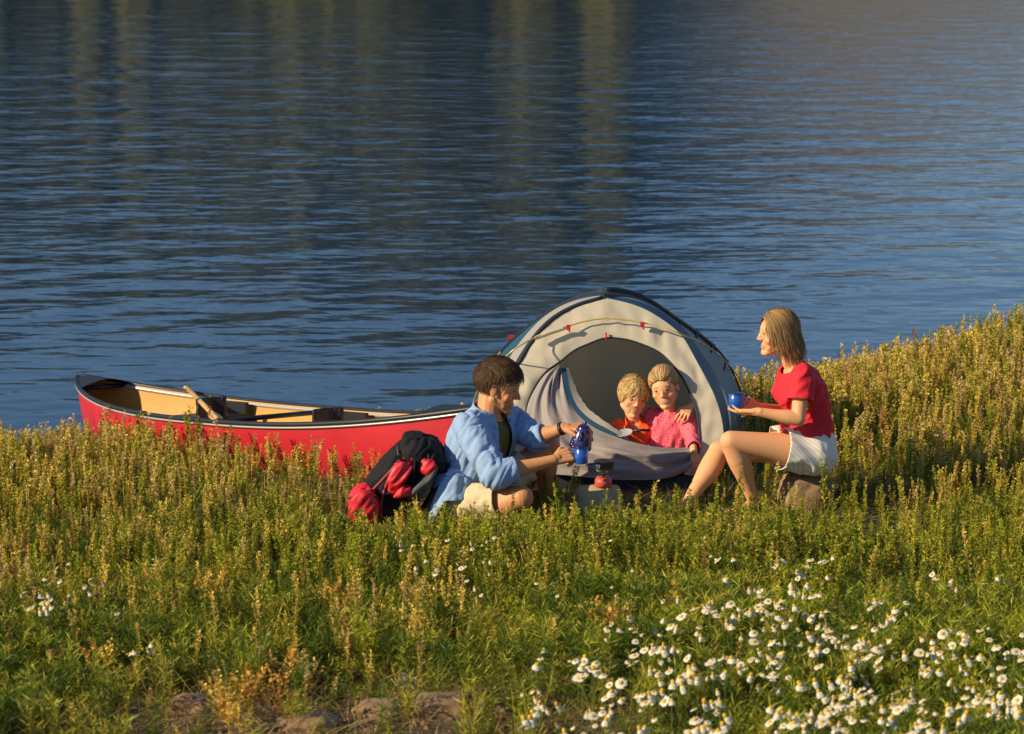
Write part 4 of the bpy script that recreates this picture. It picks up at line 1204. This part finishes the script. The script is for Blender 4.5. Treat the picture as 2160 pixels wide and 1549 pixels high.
def person(c, M, k, build, base, skin, label, lip=(.42, .13, .10), cheek=(.62, .24, .15), voxel=.0042, stubble=0, child=False, iris=(.03, .02, .012), brow=(.10, .06, .03), smile=.022, nose=.100):
    s = Solid(); head_parts(s, c, M, k, child, nose=nose); build(s)
    me = s.skin(voxel*.86, 10 if child else 4, .5); skin_colour(me, c, M, k, skin, lip, cheek, stubble)
    o = link('person', me, mat_attr('skin', .50, spec=.3, sss=.30 if child else .15, bump=.02, bscale=140), origin=base)
    tag(o, label, 'person'); face_details(o, c, M, k, skin, iris, brow, child, smile)
    return o

def hair(root, c, M, k, rad, off, keep, comb, n, steps, step, colours, rng, width=.0022, free_from=99, lift=.0, gravity=.5, clump=.5, name='hair', cap=True, jitter=.18, back=0.0):
    """a close cap of hair with many narrow locks laid along the comb direction"""
    W = lambda p: Vector(c) + M @ (Vector(p)*k)
    rad = np.array(rad); off = np.array(off)
    V, Q, C = [], [], []; cnt = 0
    if cap:
        s = Solid(); s.ball((0, 0, 0), (1, 1, 1), n=84)
        pts = [p.copy() for p in s.v]; ok = [keep(p) for p in pts]; idx = {}
        for i, p in enumerate(pts):
            q = Vector(np.array(p)*rad*(1.0+.035*noise.noise(Vector((p.x*3, p.y*3, p.z*9)))+.02*noise.noise(p*9))+off)
            V.append(np.array(W(q))[None]); C.append(np.array(colours[0])[None]*.8)
        for f in s.f:
            if sum(ok[i] for i in f) >= len(f)-0:
                f = list(f); Q.append(f if len(f) == 4 else f+[f[-1]])
        cnt = len(pts)
    quads = [q for q in Q if q[2] != q[3]]
    nclump = max(8, n//9); cl = []
    made = 0; tries = 0
    while made < n and tries < n*40:
        tries += 1
        p = Vector(rng.normal(0, 1, 3)).normalized()
        if not keep(p): continue
        made += 1
        base_c = np.array(colours[int(rng.integers(0, len(colours)))])*rng.uniform(.75, 1.25)
        pos = Vector(np.array(p)*rad*rng.uniform(1.0, 1.03)); out = 1.0; path = [pos.copy()]
        jit = Vector(rng.normal(0, jitter, 3)); h = Vector((math.sin(p.x*17+p.y*5), math.sin(p.z*13+p.x*9), math.sin(p.y*15)))*.12*clump
        ns = int(steps*rng.uniform(.7, 1.15)) + 1; vel = None
        for j in range(ns):
            u = Vector(np.array(pos)/rad).normalized(); nrm = Vector(np.array(u)/rad).normalized()
            d = comb(u)+jit+h
            if j >= free_from: d = d*(1-gravity)+Vector((0, back, -1))*gravity
            d = d-nrm*d.dot(nrm) if pos.z > -rad[2]*.15 or j < free_from else d
            if d.length < 1e-4: d = Vector((0, 0, -1))
            d.normalize(); vel = d if vel is None else (vel*.45+d*.55).normalized()
            pos = pos+vel*step
            u2 = Vector(np.array(pos)/rad)
            if u2.length < 1.0 + .05: pos = Vector(np.array(u2.normalized())*rad*(1.05+lift*j/ns))
            elif pos.z > -rad[2]*.15 or j < free_from: pos = Vector(np.array(u2.normalized())*rad*(1.05+lift*j/ns))
            path.append(pos.copy())
        m = len(path); tw = Vector(rng.normal(0, 1, 3)).normalized()
        for j, q in enumerate(path):
            dq = (path[min(j+1, m-1)]-path[max(j-1, 0)]).normalized(); nr = Vector(np.array(q)/rad/rad).normalized()
            sd_ = dq.cross((nr+tw*.35).normalized()).normalized(); w_ = width*(1-.75*(j/(m-1))**2)/k
            a, b = W(q+Vector(off)-sd_*w_), W(q+Vector(off)+sd_*w_)
            V.append(np.array([a[:], b[:]])); C.append(np.array([base_c, base_c]))
        for j in range(m-1): quads.append([cnt+2*j, cnt+2*j+1, cnt+2*j+3, cnt+2*j+2])
        cnt += 2*m
    me = np_mesh(name, np.concatenate(V), np.array(quads), np.concatenate(C))
    return link(name, me, mat_attr('hair_strands', .58, spec=.18), root)

def cloth(name, s, mm, root, voxel=.006, smooth=3, wr=None, cuts=(), t=.004, off=1, fo=()):
    me = s.skin(voxel, smooth)
    for f_ in fo: folds(me, *f_)
    if wr: 
        for w_ in wr: wrinkle(me, *w_)
    for c_ in cuts: cut(me, c_)
    o = link(name, me, mm, root); thicken(o, t, off); return o
def beyond(p, n):
    p, n = Vector(p), Vector(n).normalized()
    return lambda q: (q-p).dot(n) > 0

def face_open(p, top=.40, half=.80, cz=-.30):
    """true inside the part of the head left clear of hair"""
    return p.y > 0 and (p.x/half)**2+((p.z-cz)/(top-cz))**2 < 1
hr = np.random.default_rng(77)
denim = mat('light_blue_cotton', (.24, .365, .58), .85, bump=.06, bscale=160, var=.06, vscale=30)
khaki = mat('khaki_cotton', (.56, .46, .28), .85, bump=.06, bscale=90, var=.06)
olive = mat('olive_tshirt', (.14, .105, .018), .85, bump=.2, bscale=60)

# ------------------------------------------------------------------ the man
def make_man():
    F = Vector((.86, -.50, 0)).normalized(); Lf = Vector((.50, .86, 0)).normalized(); Z = Vector((0, 0, 1))
    hc = at(1053, 816, 12.70); HM = frame((.93, -.20, -.26), (.16, 0, 1)); hk = 1.10
    nb = at(1030, 873, 12.68); pelv = at(990, 1052, 12.62); base = Vector((pelv.x, pelv.y, float(ground_z(pelv.x, pelv.y))))
    waist = at(1002, 990, 12.68); chest = at(1018, 930, 12.69); up = at(1027, 893, 12.69)
    shN, shF = at(988, 902, 12.53), at(1082, 890, 12.86)
    elN, wrN = at(1045, 1002, 12.36), at(1168, 971, 12.42)
    elF, wrF = at(1128, 926, 12.72), at(1189, 903, 12.66)
    hipN, knN, anN = pelv-Lf*.09+F*.04, at(1100, 1050, 12.36), at(1010, 1083, 12.45)
    hipF, knF, anF = pelv+Lf*.09+F*.04, at(1157, 940, 12.82), at(1150, 1066, 12.88)
    fwdc = (F*.92-Z*.25).normalized()
    def body(s):
        s.loft([(pelv-Z*.02, Lf*.15, F*.11), (pelv+Z*.05, Lf*.16, F*.12), (waist, Lf*.145, F*.105), (chest, Lf*.165, fwdc*.11), (up, Lf*.165, fwdc*.085), (nb, Lf*.07, fwdc*.06)])
        s.cap(nb-Z*.02, hc+HM @ Vector((0, -.030, -.055)), .062, .058); s.cap(up+Lf*.04, shF, .065, .055); s.cap(up-Lf*.04, shN, .065, .055)
        limb(s, shN, elN, .050, .042, .006); limb(s, elN, wrN, .043, .027, .007, .25)
        limb(s, shF, elF, .050, .042, .006); limb(s, elF, wrF, .043, .027, .007, .25)
        limb(s, hipN, knN, .085, .058, .004); s.ball(knN, .057); limb(s, knN, anN, .054, .038, .014, .35)
        limb(s, hipF, knF, .085, .056, .004); s.ball(knF+F*.004, .056); limb(s, knF, anF, .052, .036, .016, .32, (-F))
        s.chain([anN, anN+Vector((-.05, .06, -.02)), anN+Vector((-.12, .12, -.03))], [.038, .034, .022])
        s.chain([anF-Z*.01-F*.03, anF+F*.08-Z*.035, anF+F*.18-Z*.045], [.042, .036, .026])
        # near hand closed on the mug handle, far hand over the coffee pot
        hand(s, wrN, (MUG_A+Vector((-.055, .01, .040))-wrN).normalized(), (-.25, -.75, .55), -1, (62, 64, 66, 68), 1.06, 38, 2, None, 42)
        hand(s, wrF, (.80, -.30, .10), (-.10, -.25, 1), 1, (34, 36, 40, 44), 1.04, 40, 5, None, 25)
    o = person(hc, HM, hk, body, base, (.58, .27, .12), 'man in open blue shirt and khaki shorts sitting with a coffee pot', stubble=.35, brow=(.05, .03, .015), smile=.020)
    # t-shirt
    s = Solid(); s.loft([(pelv+Z*.02, Lf*.165, F*.125), (waist, Lf*.155, F*.117), (chest, Lf*.178, fwdc*.125), (up+Z*.0, Lf*.172, fwdc*.098), (nb-Z*.015, Lf*.078, fwdc*.066)])
    cloth('tshirt', s, olive, o, wr=[(.006, (14, 14, 5), 3)], cuts=[beyond(nb-Z*.012+F*.02, Z*.9+F*.4)], t=.002)
    # shirt, worn open
    dn = lambda p: p
    tail = at(974, 1078, 12.57)
    s = Solid(); s.loft([(tail-F*.00, Lf*.165, F*.085), (pelv-F*.030+Z*.01, Lf*.195, F*.130), (waist-F*.02, Lf*.180, F*.150), (chest-F*.010, Lf*.198, fwdc*.150), (up-F*.005, Lf*.185, fwdc*.120), (nb-Z*.004, Lf*.088, fwdc*.080)])
    s.cap(pelv-Lf*.12-F*.02+Z*.07, tail-Lf*.10+F*.0, .098, .098); s.cap(up-Lf*.05, shN, .085, .070); s.cap(up+Lf*.05, shF, .085, .070)
    cN = elN.lerp(wrN, .33); cF = elF.lerp(wrF, .28)
    limb(s, shN, elN, .070, .064, .004); limb(s, elN, elN.lerp(wrN, .40), .064, .052, 0)
    limb(s, shF, elF, .068, .060, .004); limb(s, elF, elF.lerp(wrF, .36), .060, .050, 0)
    def open_front(q):
        d = q-chest; x = d.dot(Lf); y = d.dot(F); z = q.z
        h = (z-waist.z)/(nb.z-waist.z)
        cx = -.005; half = .050+.020*max(1-h, 0)
        return y > .035 and abs(x-cx) < half and (q-shF).length > .09
    dirN = (wrN-elN).normalized(); dirF = (wrF-elF).normalized()
    cuts = [open_front, lambda q: q.z > nb.z-.02 and (Vector((q.x, q.y, 0))-Vector((nb.x, nb.y, 0))).length < .088 and (q-shN).length > .10 and (q-shF).length > .10, lambda q: (q-cN).dot(dirN) > 0 and (q-cN).length < .09, lambda q: (q-cF).dot(dirF) > 0 and (q-cF).length < .09,
            lambda q: q.z < base.z+.0, lambda q: q.z < pelv.z+.04 and (q-pelv).dot(F) > -.01+.5*(q.z-pelv.z)]
    sh = cloth('shirt', s, denim, o, .006, 3, wr=None, fo=[(.006, 1.8, 9, (.75, -.1, .6), 5), (.0065, 2.2, 28, (.45, 0, .85), 8)], cuts=cuts, t=.004)
    for c_, d_, r_ in ((cN, dirN, .058), (cF, dirF, .054)):
        s = Solid(); x, y, _ = basis(d_); rs = []
        for t, r in ((-.028, r_-.002), (-.024, r_+.006), (.0, r_+.008), (.010, r_+.005), (.011, r_-.004), (-.02, r_-.007)):
            rs.append([c_+d_*t+x*math.cos(a)*r+y*math.sin(a)*r for a in np.linspace(0, 2*math.pi, 28, endpoint=False)])
        s.rings(rs, cap=False); me = s.mesh(); wrinkle(me, .0025, (22, 22, 22), 2); link('cuff', me, denim, sh)
    # collar: a fold of cloth round the neck, open at the throat
    A, B = [], []
    for i in range(29):
        a = R(35+290*i/28); dirv = F*math.cos(a)+Lf*math.sin(a)
        lowr = .082+.022*max(math.cos(a), 0)
        A.append(nb+Z*(.034-.022*math.cos(a))+dirv*.072); B.append(nb+Z*(-.012-.045*max(math.cos(a), 0))+dirv*(lowr+.022))
    co_ = link('collar', strip(A, B, 4), denim, sh); thicken(co_, .004, 0)
    # shorts
    s = Solid(); s.loft([(pelv-Z*.075, Lf*.15, F*.11), (pelv, Lf*.178, F*.135), (pelv+Z*.07, Lf*.165, F*.128)])
    eN = hipN.lerp(knN, .66); eF = hipF.lerp(knF, .62)
    s.cap(hipN, hipN.lerp(knN, .80), .100, .088); s.cap(hipF, hipF.lerp(knF, .76), .098, .084)
    dN = (knN-hipN).normalized(); dF = (knF-hipF).normalized()
    cloth('shorts', s, khaki, o, .006, 2, wr=[(.006, (16, 16, 16), 4)], cuts=[lambda q: (q-eN).dot(dN) > 0 and (q-eN).length < .13, lambda q: (q-eF).dot(dF) > 0 and (q-eF).length < .13], t=.004)
    # watch on the far wrist, boots
    s = Solid(); p = wrF-(wrF-elF).normalized()*.012; x, y, d = basis(wrF-elF)
    rs = [[p+d*t+x*math.cos(a)*r+y*math.sin(a)*r for a in np.linspace(0, 2*math.pi, 20, endpoint=False)] for t, r in ((-.009, .029), (-.008, .033), (.008, .033), (.009, .029))]
    s.rings(rs, cap=False); link('watch_strap', s.mesh(), mat('black_strap', (.012, .012, .014), .5), o)
    boot = mat('brown_boot', (.07, .045, .028), .7)
    s = Solid(); s.chain([anF-F*.03+Z*.03, anF-Z*.005-F*.03, anF+F*.09-Z*.030, anF+F*.19-Z*.040], [.046, .052, .046, .036]); link('boot', s.skin(.006, 2), boot, o)
    s = Solid(); s.chain([anN+Vector((-.01, .01, 0)), anN+Vector((-.05, .06, -.02)), anN+Vector((-.13, .13, -.03))], [.046, .044, .034]); link('boot', s.skin(.006, 2), boot, o)
    # short brown hair swept forward over the brow
    def keep(p):
        if p.z < -.45: return False
        fl = .46 - .10*abs(p.x)                                # hair line in front
        if p.y > .30 and p.z < fl: return False
        if p.y > -.22 and abs(p.x) > .5 and p.z < .12: return False
        return p.z > -.12 or p.y < -.25
    def comb(u): return Vector((.35*u.x+.1, .9 if u.z > .35 else -.25, -.6 if u.z < .5 else .05))
    br = [(.055, .030, .014), (.085, .048, .022), (.035, .020, .010), (.12, .070, .030)]
    hair(o, hc, HM, hk, (.084, .105, .094), (0, -.014, .034), keep, comb, 3400, 4, .011, br, hr, width=.0015, free_from=99, lift=.11, clump=1.2, jitter=.22)
    return o
make_man()

# ------------------------------------------------------------------ the woman
red_c = mat('red_cotton', (.60, .009, .022), .8, bump=.05, bscale=160, var=.06)
def shorts_white():
    m, nt, b = nmat('white_striped_cotton')
    tc = nt.nodes.new('ShaderNodeTexCoord'); wv_ = nt.nodes.new('ShaderNodeTexWave'); wv_.inputs['Scale'].default_value = 22; wv_.inputs['Distortion'].default_value = .6; wv_.bands_direction = 'DIAGONAL'
    nt.links.new(tc.outputs['Object'], wv_.inputs['Vector'])
    c_ = nt.nodes.new('ShaderNodeValToRGB'); c_.color_ramp.elements[0].position = .05; c_.color_ramp.elements[0].color = (.52, .47, .41, 1); c_.color_ramp.elements[1].position = .12; c_.color_ramp.elements[1].color = (.74, .70, .62, 1)
    nt.links.new(wv_.outputs['Fac'], c_.inputs['Fac']); nt.links.new(c_.outputs['Color'], b.inputs['Base Color']); b.inputs['Roughness'].default_value = .8
    return m
def make_woman():
    F = Vector((-.985, -.17, 0)).normalized(); Z = Vector((0, 0, 1)); Lf = Vector((.17, -.985, 0)).normalized()   # her left, towards the lens
    hc = at(1641, 703, 12.82); HM = frame((-.985, -.10, -.02), (.02, 0, 1)); hk = 1.0
    nb = at(1677, 770, 12.84); pelv = at(1705, 948, 12.82)
    waist = at(1702, 885, 12.82); chest = at(1688, 825, 12.83); up = at(1684, 792, 12.84)
    base = Vector((pelv.x, pelv.y, float(ground_z(pelv.x, pelv.y))))
    shN, shF = at(1692, 795, 12.67), at(1668, 788, 12.99)
    elN, wrN = at(1684, 884, 12.60), at(1598, 869, 12.60)
    elF, wrF = at(1655, 872, 12.96), at(1596, 858, 12.78)
    hipN, knN, anN = pelv+Lf*.085, at(1541, 931, 12.66), at(1592, 1062, 12.74)
    hipF, knF, anF = pelv-Lf*.085, at(1516, 952, 12.86), at(1448, 1066, 12.70)
    cu = (F*.95-Z*.18).normalized()
    def body(s):
        s.loft([(pelv-Z*.05, Lf*.15, F*.11), (pelv, Lf*.155, F*.115), (waist, Lf*.120, F*.085), (chest, Lf*.135, cu*.100), (up, Lf*.140, cu*.070), (nb, Lf*.055, cu*.048)])
        for q in (-1, 1): s.ball(chest+cu*.062+Lf*.062*q-Z*.005, (.050, .050, .050))
        s.cap(nb-Z*.02, hc+HM @ Vector((0, -.028, -.055)), .048, .047); s.cap(up+Lf*.04, shN, .05, .043); s.cap(up-Lf*.04, shF, .05, .043)
        limb(s, shN, elN, .042, .034, .004); limb(s, elN, wrN, .034, .022, .005, .25)
        limb(s, shF, elF, .042, .034, .004); limb(s, elF, wrF, .034, .022, .005, .25)
        limb(s, hipN, knN, .088, .052, .006, .2); s.ball(knN, (.052, .05, .052)); limb(s, knN, anN, .048, .030, .015, .30, (.6, 0, -.2))
        limb(s, hipF, knF, .088, .052, .006, .2); s.ball(knF, (.051, .05, .051)); limb(s, knF, anF, .048, .030, .015, .30, (.5, 0, -.5))
        s.chain([anN, anN+Vector((-.06, -.02, -.035)), anN+Vector((-.15, -.03, -.045))], [.034, .029, .018])
        s.chain([anF, anF+Vector((-.07, -.02, -.03)), anF+Vector((-.16, -.03, -.045))], [.034, .029, .018])
        dN = (MUG_B+Vector((-.01, -.012, -.022))-wrN).normalized()
        hand(s, wrN, dN, (.05, -.45, -.89), -1, (10, 12, 15, 20), .92, 40, 5, None, 18)
        hand(s, wrF, (MUG_B+Vector((.01, .04, .030))-wrF).normalized(), (.1, .95, -.1), 1, (22, 24, 28, 32), .90, 46, 3, None, 22)
    o = person(hc, HM, hk, body, base, (.72, .37, .18), 'woman in a red t-shirt and white shorts sitting on a boulder with a blue mug', cheek=(.66, .26, .17), brow=(.16, .09, .04), smile=.022, nose=.0985)
    s = Solid(); s.loft([(waist-Z*.075, Lf*.150, F*.118), (waist-Z*.03, Lf*.150, F*.115), (waist+Z*.05, Lf*.135, F*.105), (chest, Lf*.150, cu*.118), (up, Lf*.152, cu*.084), (nb-Z*.010, Lf*.068, cu*.058)])
    for q in (-1, 1): s.ball(chest+cu*.066+Lf*.06*q-Z*.005, (.056, .056, .054))
    s.cap(up+Lf*.05, shN, .062, .055); s.cap(up-Lf*.05, shF, .062, .055)
    eN, eF = shN.lerp(elN, .56), shF.lerp(elF, .56); dN_, dF_ = (elN-shN).normalized(), (elF-shF).normalized()
    limb(s, shN, shN.lerp(elN, .60), .054, .058); limb(s, shF, shF.lerp(elF, .60), .054, .058)
    cloth('tshirt', s, red_c, o, .0055, 3, fo=[(.009, 3, 13, (.55, 0, .8), 15), (.004, 3, 26, (.8, 0, .5), 5)],
          cuts=[lambda q: (q-(nb-Z*.004)).dot(Z*.85+F*.45) > 0 and (q-nb).length < .090 and (q-shN).length > .07, lambda q: (q-eN).dot(dN_) > 0 and (q-eN).length < .088, lambda q: (q-eF).dot(dF_) > 0 and (q-eF).length < .088, lambda q: q.z < waist.z-.070 and (q-elN).length > .0], t=.003)
    s = Solid(); s.loft([(pelv-Z*.095, Lf*.14, F*.10), (pelv-Z*.03, Lf*.172, F*.135), (pelv+Z*.05, Lf*.160, F*.125), (pelv+Z*.10, Lf*.140, F*.108)])
    kN, kF = hipN.lerp(knN, .36), hipF.lerp(knF, .36); a, b = (knN-hipN).normalized(), (knF-hipF).normalized()
    s.cap(hipN, hipN.lerp(knN, .5), .106, .100); s.cap(hipF, hipF.lerp(knF, .5), .106, .100)
    cloth('shorts', s, shorts_white(), o, .006, 2, fo=[(.006, 4, 15, (.7, 0, -.6), 6)], cuts=[lambda q: (q-kN).dot(a) > 0 and (q-kN).length < .16, lambda q: (q-kF).dot(b) > 0 and (q-kF).length < .16], t=.004)
    # shoulder-length straw-brown hair
    def keep(p):
        if face_open(p, .50, .84): return False
        return p.z > -.45
    def comb(u):
        if u.z > .45: return Vector((.8*math.copysign(1, u.x+.02), -.35, -.25))
        return Vector((.05*u.x, -.75, -1))
    bl_ = [(.30, .185, .070), (.20, .115, .045), (.42, .28, .12), (.13, .075, .032), (.26, .155, .06)]
    hair(o, hc, HM, hk, (.078, .096, .092), (0, -.011, .032), keep, comb, 3800, 12, .0145, bl_, hr, width=.0017, free_from=5, lift=.04, gravity=.80, clump=2.2, jitter=.19, back=-.10)
    return o
make_woman()

# ------------------------------------------------------------------ the children in the tent doorway
orange = mat('orange_polo', (.92, .095, .014), .75, bump=.05, bscale=110)
def pink_print():
    m, nt, b = nmat('pink_printed_cotton')
    tc = nt.nodes.new('ShaderNodeTexCoord'); vo = nt.nodes.new('ShaderNodeTexVoronoi'); vo.inputs['Scale'].default_value = 78
    nt.links.new(tc.outputs['Object'], vo.inputs['Vector'])
    c_ = nt.nodes.new('ShaderNodeValToRGB'); c_.color_ramp.elements[0].position = .26; c_.color_ramp.elements[0].color = (.38, .02, .05, 1); c_.color_ramp.elements[1].position = .36; c_.color_ramp.elements[1].color = (.80, .13, .19, 1)
    nt.links.new(vo.outputs['Distance'], c_.inputs['Fac']); nt.links.new(c_.outputs['Color'], b.inputs['Base Color']); b.inputs['Roughness'].default_value = .8
    return m
def make_girl():
    F = Vector((-.15, -1, 0)).normalized(); Z = Vector((0, 0, 1)); Lf = Vector((1, -.15, 0)).normalized()       # her left is to the right of the picture
    hc = at(1401, 817, 13.45); HM = frame((-.20, -1, -.10), (-.20, 0, 1)); hk = .93
    nb = at(1412, 866, 13.51); pelv = at(1420, 960, 13.53); mid_ = at(1416, 915, 13.51); up = at(1412, 884, 13.51)
    base = Vector((pelv.x, pelv.y, float(ground_z(pelv.x, pelv.y))))
    shL, shR = at(1447, 881, 13.49), at(1378, 878, 13.53)
    elL, wrL = at(1460, 925, 13.37), at(1464, 953, 13.20)
    elR, wrR = at(1380, 930, 13.51), at(1398, 965, 13.41)
    knL, knR = pelv+Vector((.16, -.14, .0)), pelv+Vector((-.16, -.16, .0))
    anL, anR = pelv+Vector((-.04, -.20, -.03)), pelv+Vector((.04, -.12, -.03))
    def body(s):
        s.loft([(pelv-Z*.02, Lf*.10, F*.08), (pelv+Z*.03, Lf*.105, F*.08), (mid_, Lf*.092, F*.068), (up, Lf*.098, F*.056), (nb, Lf*.042, F*.038)])
        s.cap(nb-Z*.02, hc+HM @ Vector((0, -.02, -.05)), .036, .036)
        for a, b, c_ in ((shL, elL, wrL), (shR, elR, wrR)): limb(s, a, b, .032, .026); limb(s, b, c_, .026, .018)
        for a, b, q in ((knL, anL, 1), (knR, anR, -1)):
            limb(s, pelv+Lf*.05*q, a, .055, .038); limb(s, a, b, .038, .026); s.chain([b, b+Vector((-.06*q, -.03, -.01))], [.026, .018])
        hand(s, wrL, (.05, -.35, -.9), (.35, -.9, .3), -1, (12, 14, 16, 20), .66, 36, 5)
        hand(s, wrR, (.6, -.7, -.3), (0, -.4, .9), 1, (20, 22, 24, 26), .66, 36, 4)
    o = person(hc, HM, hk, body, base, (.80, .42, .21), 'smiling girl in a pink spotted top sitting in the tent doorway', child=True, voxel=.0034, cheek=(.72, .27, .18), brow=(.24, .14, .06), smile=.030, nose=.094)
    s = Solid(); s.loft([(pelv-Z*.03, Lf*.12, F*.10), (pelv+Z*.03, Lf*.118, F*.095), (mid_, Lf*.106, F*.082), (up, Lf*.110, F*.070), (nb-Z*.006, Lf*.056, F*.048)])
    s.cap(up, shL, .045, .042); s.cap(up, shR, .045, .042)
    eL, eR = elL.lerp(wrL, .72), elR.lerp(wrR, .72)
    limb(s, shL, elL, .042, .038); limb(s, elL, elL.lerp(wrL, .85), .038, .034); limb(s, shR, elR, .042, .038); limb(s, elR, elR.lerp(wrR, .85), .038, .034)
    a, b = (wrL-elL).normalized(), (wrR-elR).normalized()
    cloth('top', s, pink_print(), o, .005, 2, fo=[(.006, 5, 18, (.3, 0, 1), 25)], cuts=[lambda q: q.z > nb.z+.002 and (q-nb).length < .06, lambda q: (q-eL).dot(a) > 0 and (q-eL).length < .06, lambda q: (q-eR).dot(b) > 0 and (q-eR).length < .06, lambda q: q.z < pelv.z-.01 and (q-wrL).length > .09], t=.003)
    s = Solid(); s.loft([(pelv-Z*.05, Lf*.105, F*.09), (pelv, Lf*.112, F*.095), (pelv+Z*.03, Lf*.11, F*.09)])
    s.cap(pelv+Lf*.05, pelv.lerp(knL, .9)+Lf*.02, .066, .056); s.cap(pelv-Lf*.05, pelv.lerp(knR, .9)-Lf*.02, .066, .056)
    cloth('shorts', s, mat('pale_grey_cotton', (.42, .40, .36), .85, bump=.2), o, .006, 2, wr=[(.004, (16, 16, 16), 2)])
    def keep(p):
        if face_open(p, .34, .82): return False
        if p.y > -.10 and p.z < -.30: return False
        return p.z > -.50
    def comb(u): return Vector((-.3*u.x+.0, -1, .15 if u.z < .2 else -.1))
    c_ = [(.36, .21, .085), (.46, .28, .11), (.22, .125, .05), (.56, .36, .16)]
    hair(o, hc, HM, hk, (.081, .102, .091), (0, -.013, .032), keep, comb, 1500, 8, .016, c_, hr, width=.0019, lift=.02, clump=.5, jitter=.10)
    tail = np.array([.0])
    W = lambda x, y, z: hc + HM @ (Vector((x, y, z))*hk)
    s = Solid(); s.chain([W(0, -.11, .03), W(.01, -.145, .0), W(.03, -.14, -.06), W(.045, -.11, -.11)], [.022, .026, .024, .008]); me = s.skin(.004, 2); wrinkle(me, .004, (60, 60, 8), 1)
    set_col(me, np.tile((.34, .20, .08), (len(me.vertices), 1))); link('ponytail', me, mat_attr('ponytail_hair', .45), o)
    return o
make_girl()
def make_boy():
    F = Vector((.15, -1, 0)).normalized(); Z = Vector((0, 0, 1)); Lf = Vector((1, .15, 0)).normalized()
    hc = at(1336, 838, 13.50); HM = frame((.24, -1, -.10), (.16, 0, 1)); hk = .90
    nb = at(1338, 888, 13.54); pelv = at(1345, 980, 13.58); mid_ = at(1343, 936, 13.56); up = at(1340, 904, 13.54)
    base = Vector((pelv.x, pelv.y, float(ground_z(pelv.x, pelv.y))))
    shR, shL = at(1307, 903, 13.54), at(1372, 902, 13.56)
    elR, wrR = at(1308, 948, 13.50), at(1340, 968, 13.40)
    elL, wrL = at(1414, 880, 13.58), at(1456, 858, 13.46)
    knL, knR = pelv+Vector((.15, -.16, .0)), pelv+Vector((-.15, -.16, .0))
    anL, anR = pelv+Vector((-.04, -.21, -.03)), pelv+Vector((.04, -.14, -.03))
    def body(s):
        s.loft([(pelv-Z*.02, Lf*.10, F*.08), (pelv+Z*.03, Lf*.105, F*.08), (mid_, Lf*.095, F*.070), (up, Lf*.10, F*.058), (nb, Lf*.042, F*.038)])
        s.cap(nb-Z*.02, hc+HM @ Vector((0, -.02, -.05)), .038, .037); s.cap(up, nb, .05, .04)
        for a, b, c_ in ((shL, elL, wrL), (shR, elR, wrR)): limb(s, a, b, .032, .026); limb(s, b, c_, .026, .018)
        for a, b, q in ((knL, anL, 1), (knR, anR, -1)):
            limb(s, pelv+Lf*.05*q, a, .055, .038); limb(s, a, b, .038, .026); s.chain([b, b+Vector((-.06*q, -.03, -.01))], [.026, .018])
        hand(s, wrL, (-.38, -.70, -.28), (.25, -.45, .85), 1, (34, 36, 38, 40), .78, 34, 7)
        hand(s, wrR, (.7, -.6, -.2), (0, -.3, .9), 1, (20, 22, 24, 26), .66, 36, 4)
    o = person(hc, HM, hk, body, base, (.80, .42, .21), 'fair-haired boy in an orange polo shirt with an arm round the girl', child=True, voxel=.0034, cheek=(.72, .28, .18), brow=(.28, .18, .08), smile=.028, nose=.094)
    s = Solid(); s.loft([(pelv, Lf*.12, F*.10), (mid_-Z*.03, Lf*.112, F*.09), (mid_, Lf*.110, F*.088), (up, Lf*.114, F*.074), (nb-Z*.010, Lf*.058, F*.050)])
    s.cap(up, shL, .046, .042); s.cap(up, shR, .046, .042); s.cap(shL, shL.lerp(elL, .6), .042, .040); s.cap(shR, shR.lerp(elR, .7), .042, .044)
    a, b = (elL-shL).normalized(), (elR-shR).normalized(); pL, pR = shL.lerp(elL, .5), shR.lerp(elR, .6)
    cloth('polo_shirt', s, orange, o, .005, 2, fo=[(.006, 5, 18, (.3, 0, 1), 33)], cuts=[lambda q: q.z > nb.z-.006 and (q-nb).length < .062, lambda q: (q-nb).dot(F) > .01 and abs((q-nb).dot(Lf)) < .020*(1-(nb.z-q.z)/.075) and q.z > nb.z-.075,
          lambda q: (q-pL).dot(a) > 0 and (q-pL).length < .06, lambda q: (q-pR).dot(b) > 0 and (q-pR).length < .06], t=.003)
    A, B = [], []
    for i in range(25):
        an_ = R(24+312*i/24); dv_ = F*math.cos(an_)+Lf*math.sin(an_); f = max(math.cos(an_), 0)
        A.append(nb+Z*(.022-.012*math.cos(an_))+dv_*.046); B.append(nb+Z*(-.006-.040*f)+dv_*(.060+.012*f))
    cc = link('collar', strip(A, B, 3), orange, o); thicken(cc, .003, 0)
    s = Solid(); s.loft([(pelv-Z*.05, Lf*.105, F*.09), (pelv, Lf*.112, F*.095), (pelv+Z*.03, Lf*.11, F*.09)])
    s.cap(pelv+Lf*.05, knL, .066, .05); s.cap(pelv-Lf*.05, knR, .066, .05)
    cloth('shorts', s, mat('dark_navy_cotton', (.02, .025, .05), .85), o, .006, 2)
    def keep(p):
        if face_open(p, .50, .84): return False
        if p.y > -.15 and p.z < -.32: return False
        return p.z > -.50 or p.y < -.3
    def comb(u): return Vector((.5*u.x+.45, .6 if u.z > .3 else -.1, -.7))
    c_ = [(.70, .48, .18), (.50, .32, .11), (.80, .58, .26), (.34, .21, .07)]
    hair(o, hc, HM, hk, (.085, .106, .095), (0, -.010, .033), keep, comb, 2400, 5, .0120, c_, hr, width=.0016, lift=.10, clump=1.6, jitter=.26)
    return o
make_boy()
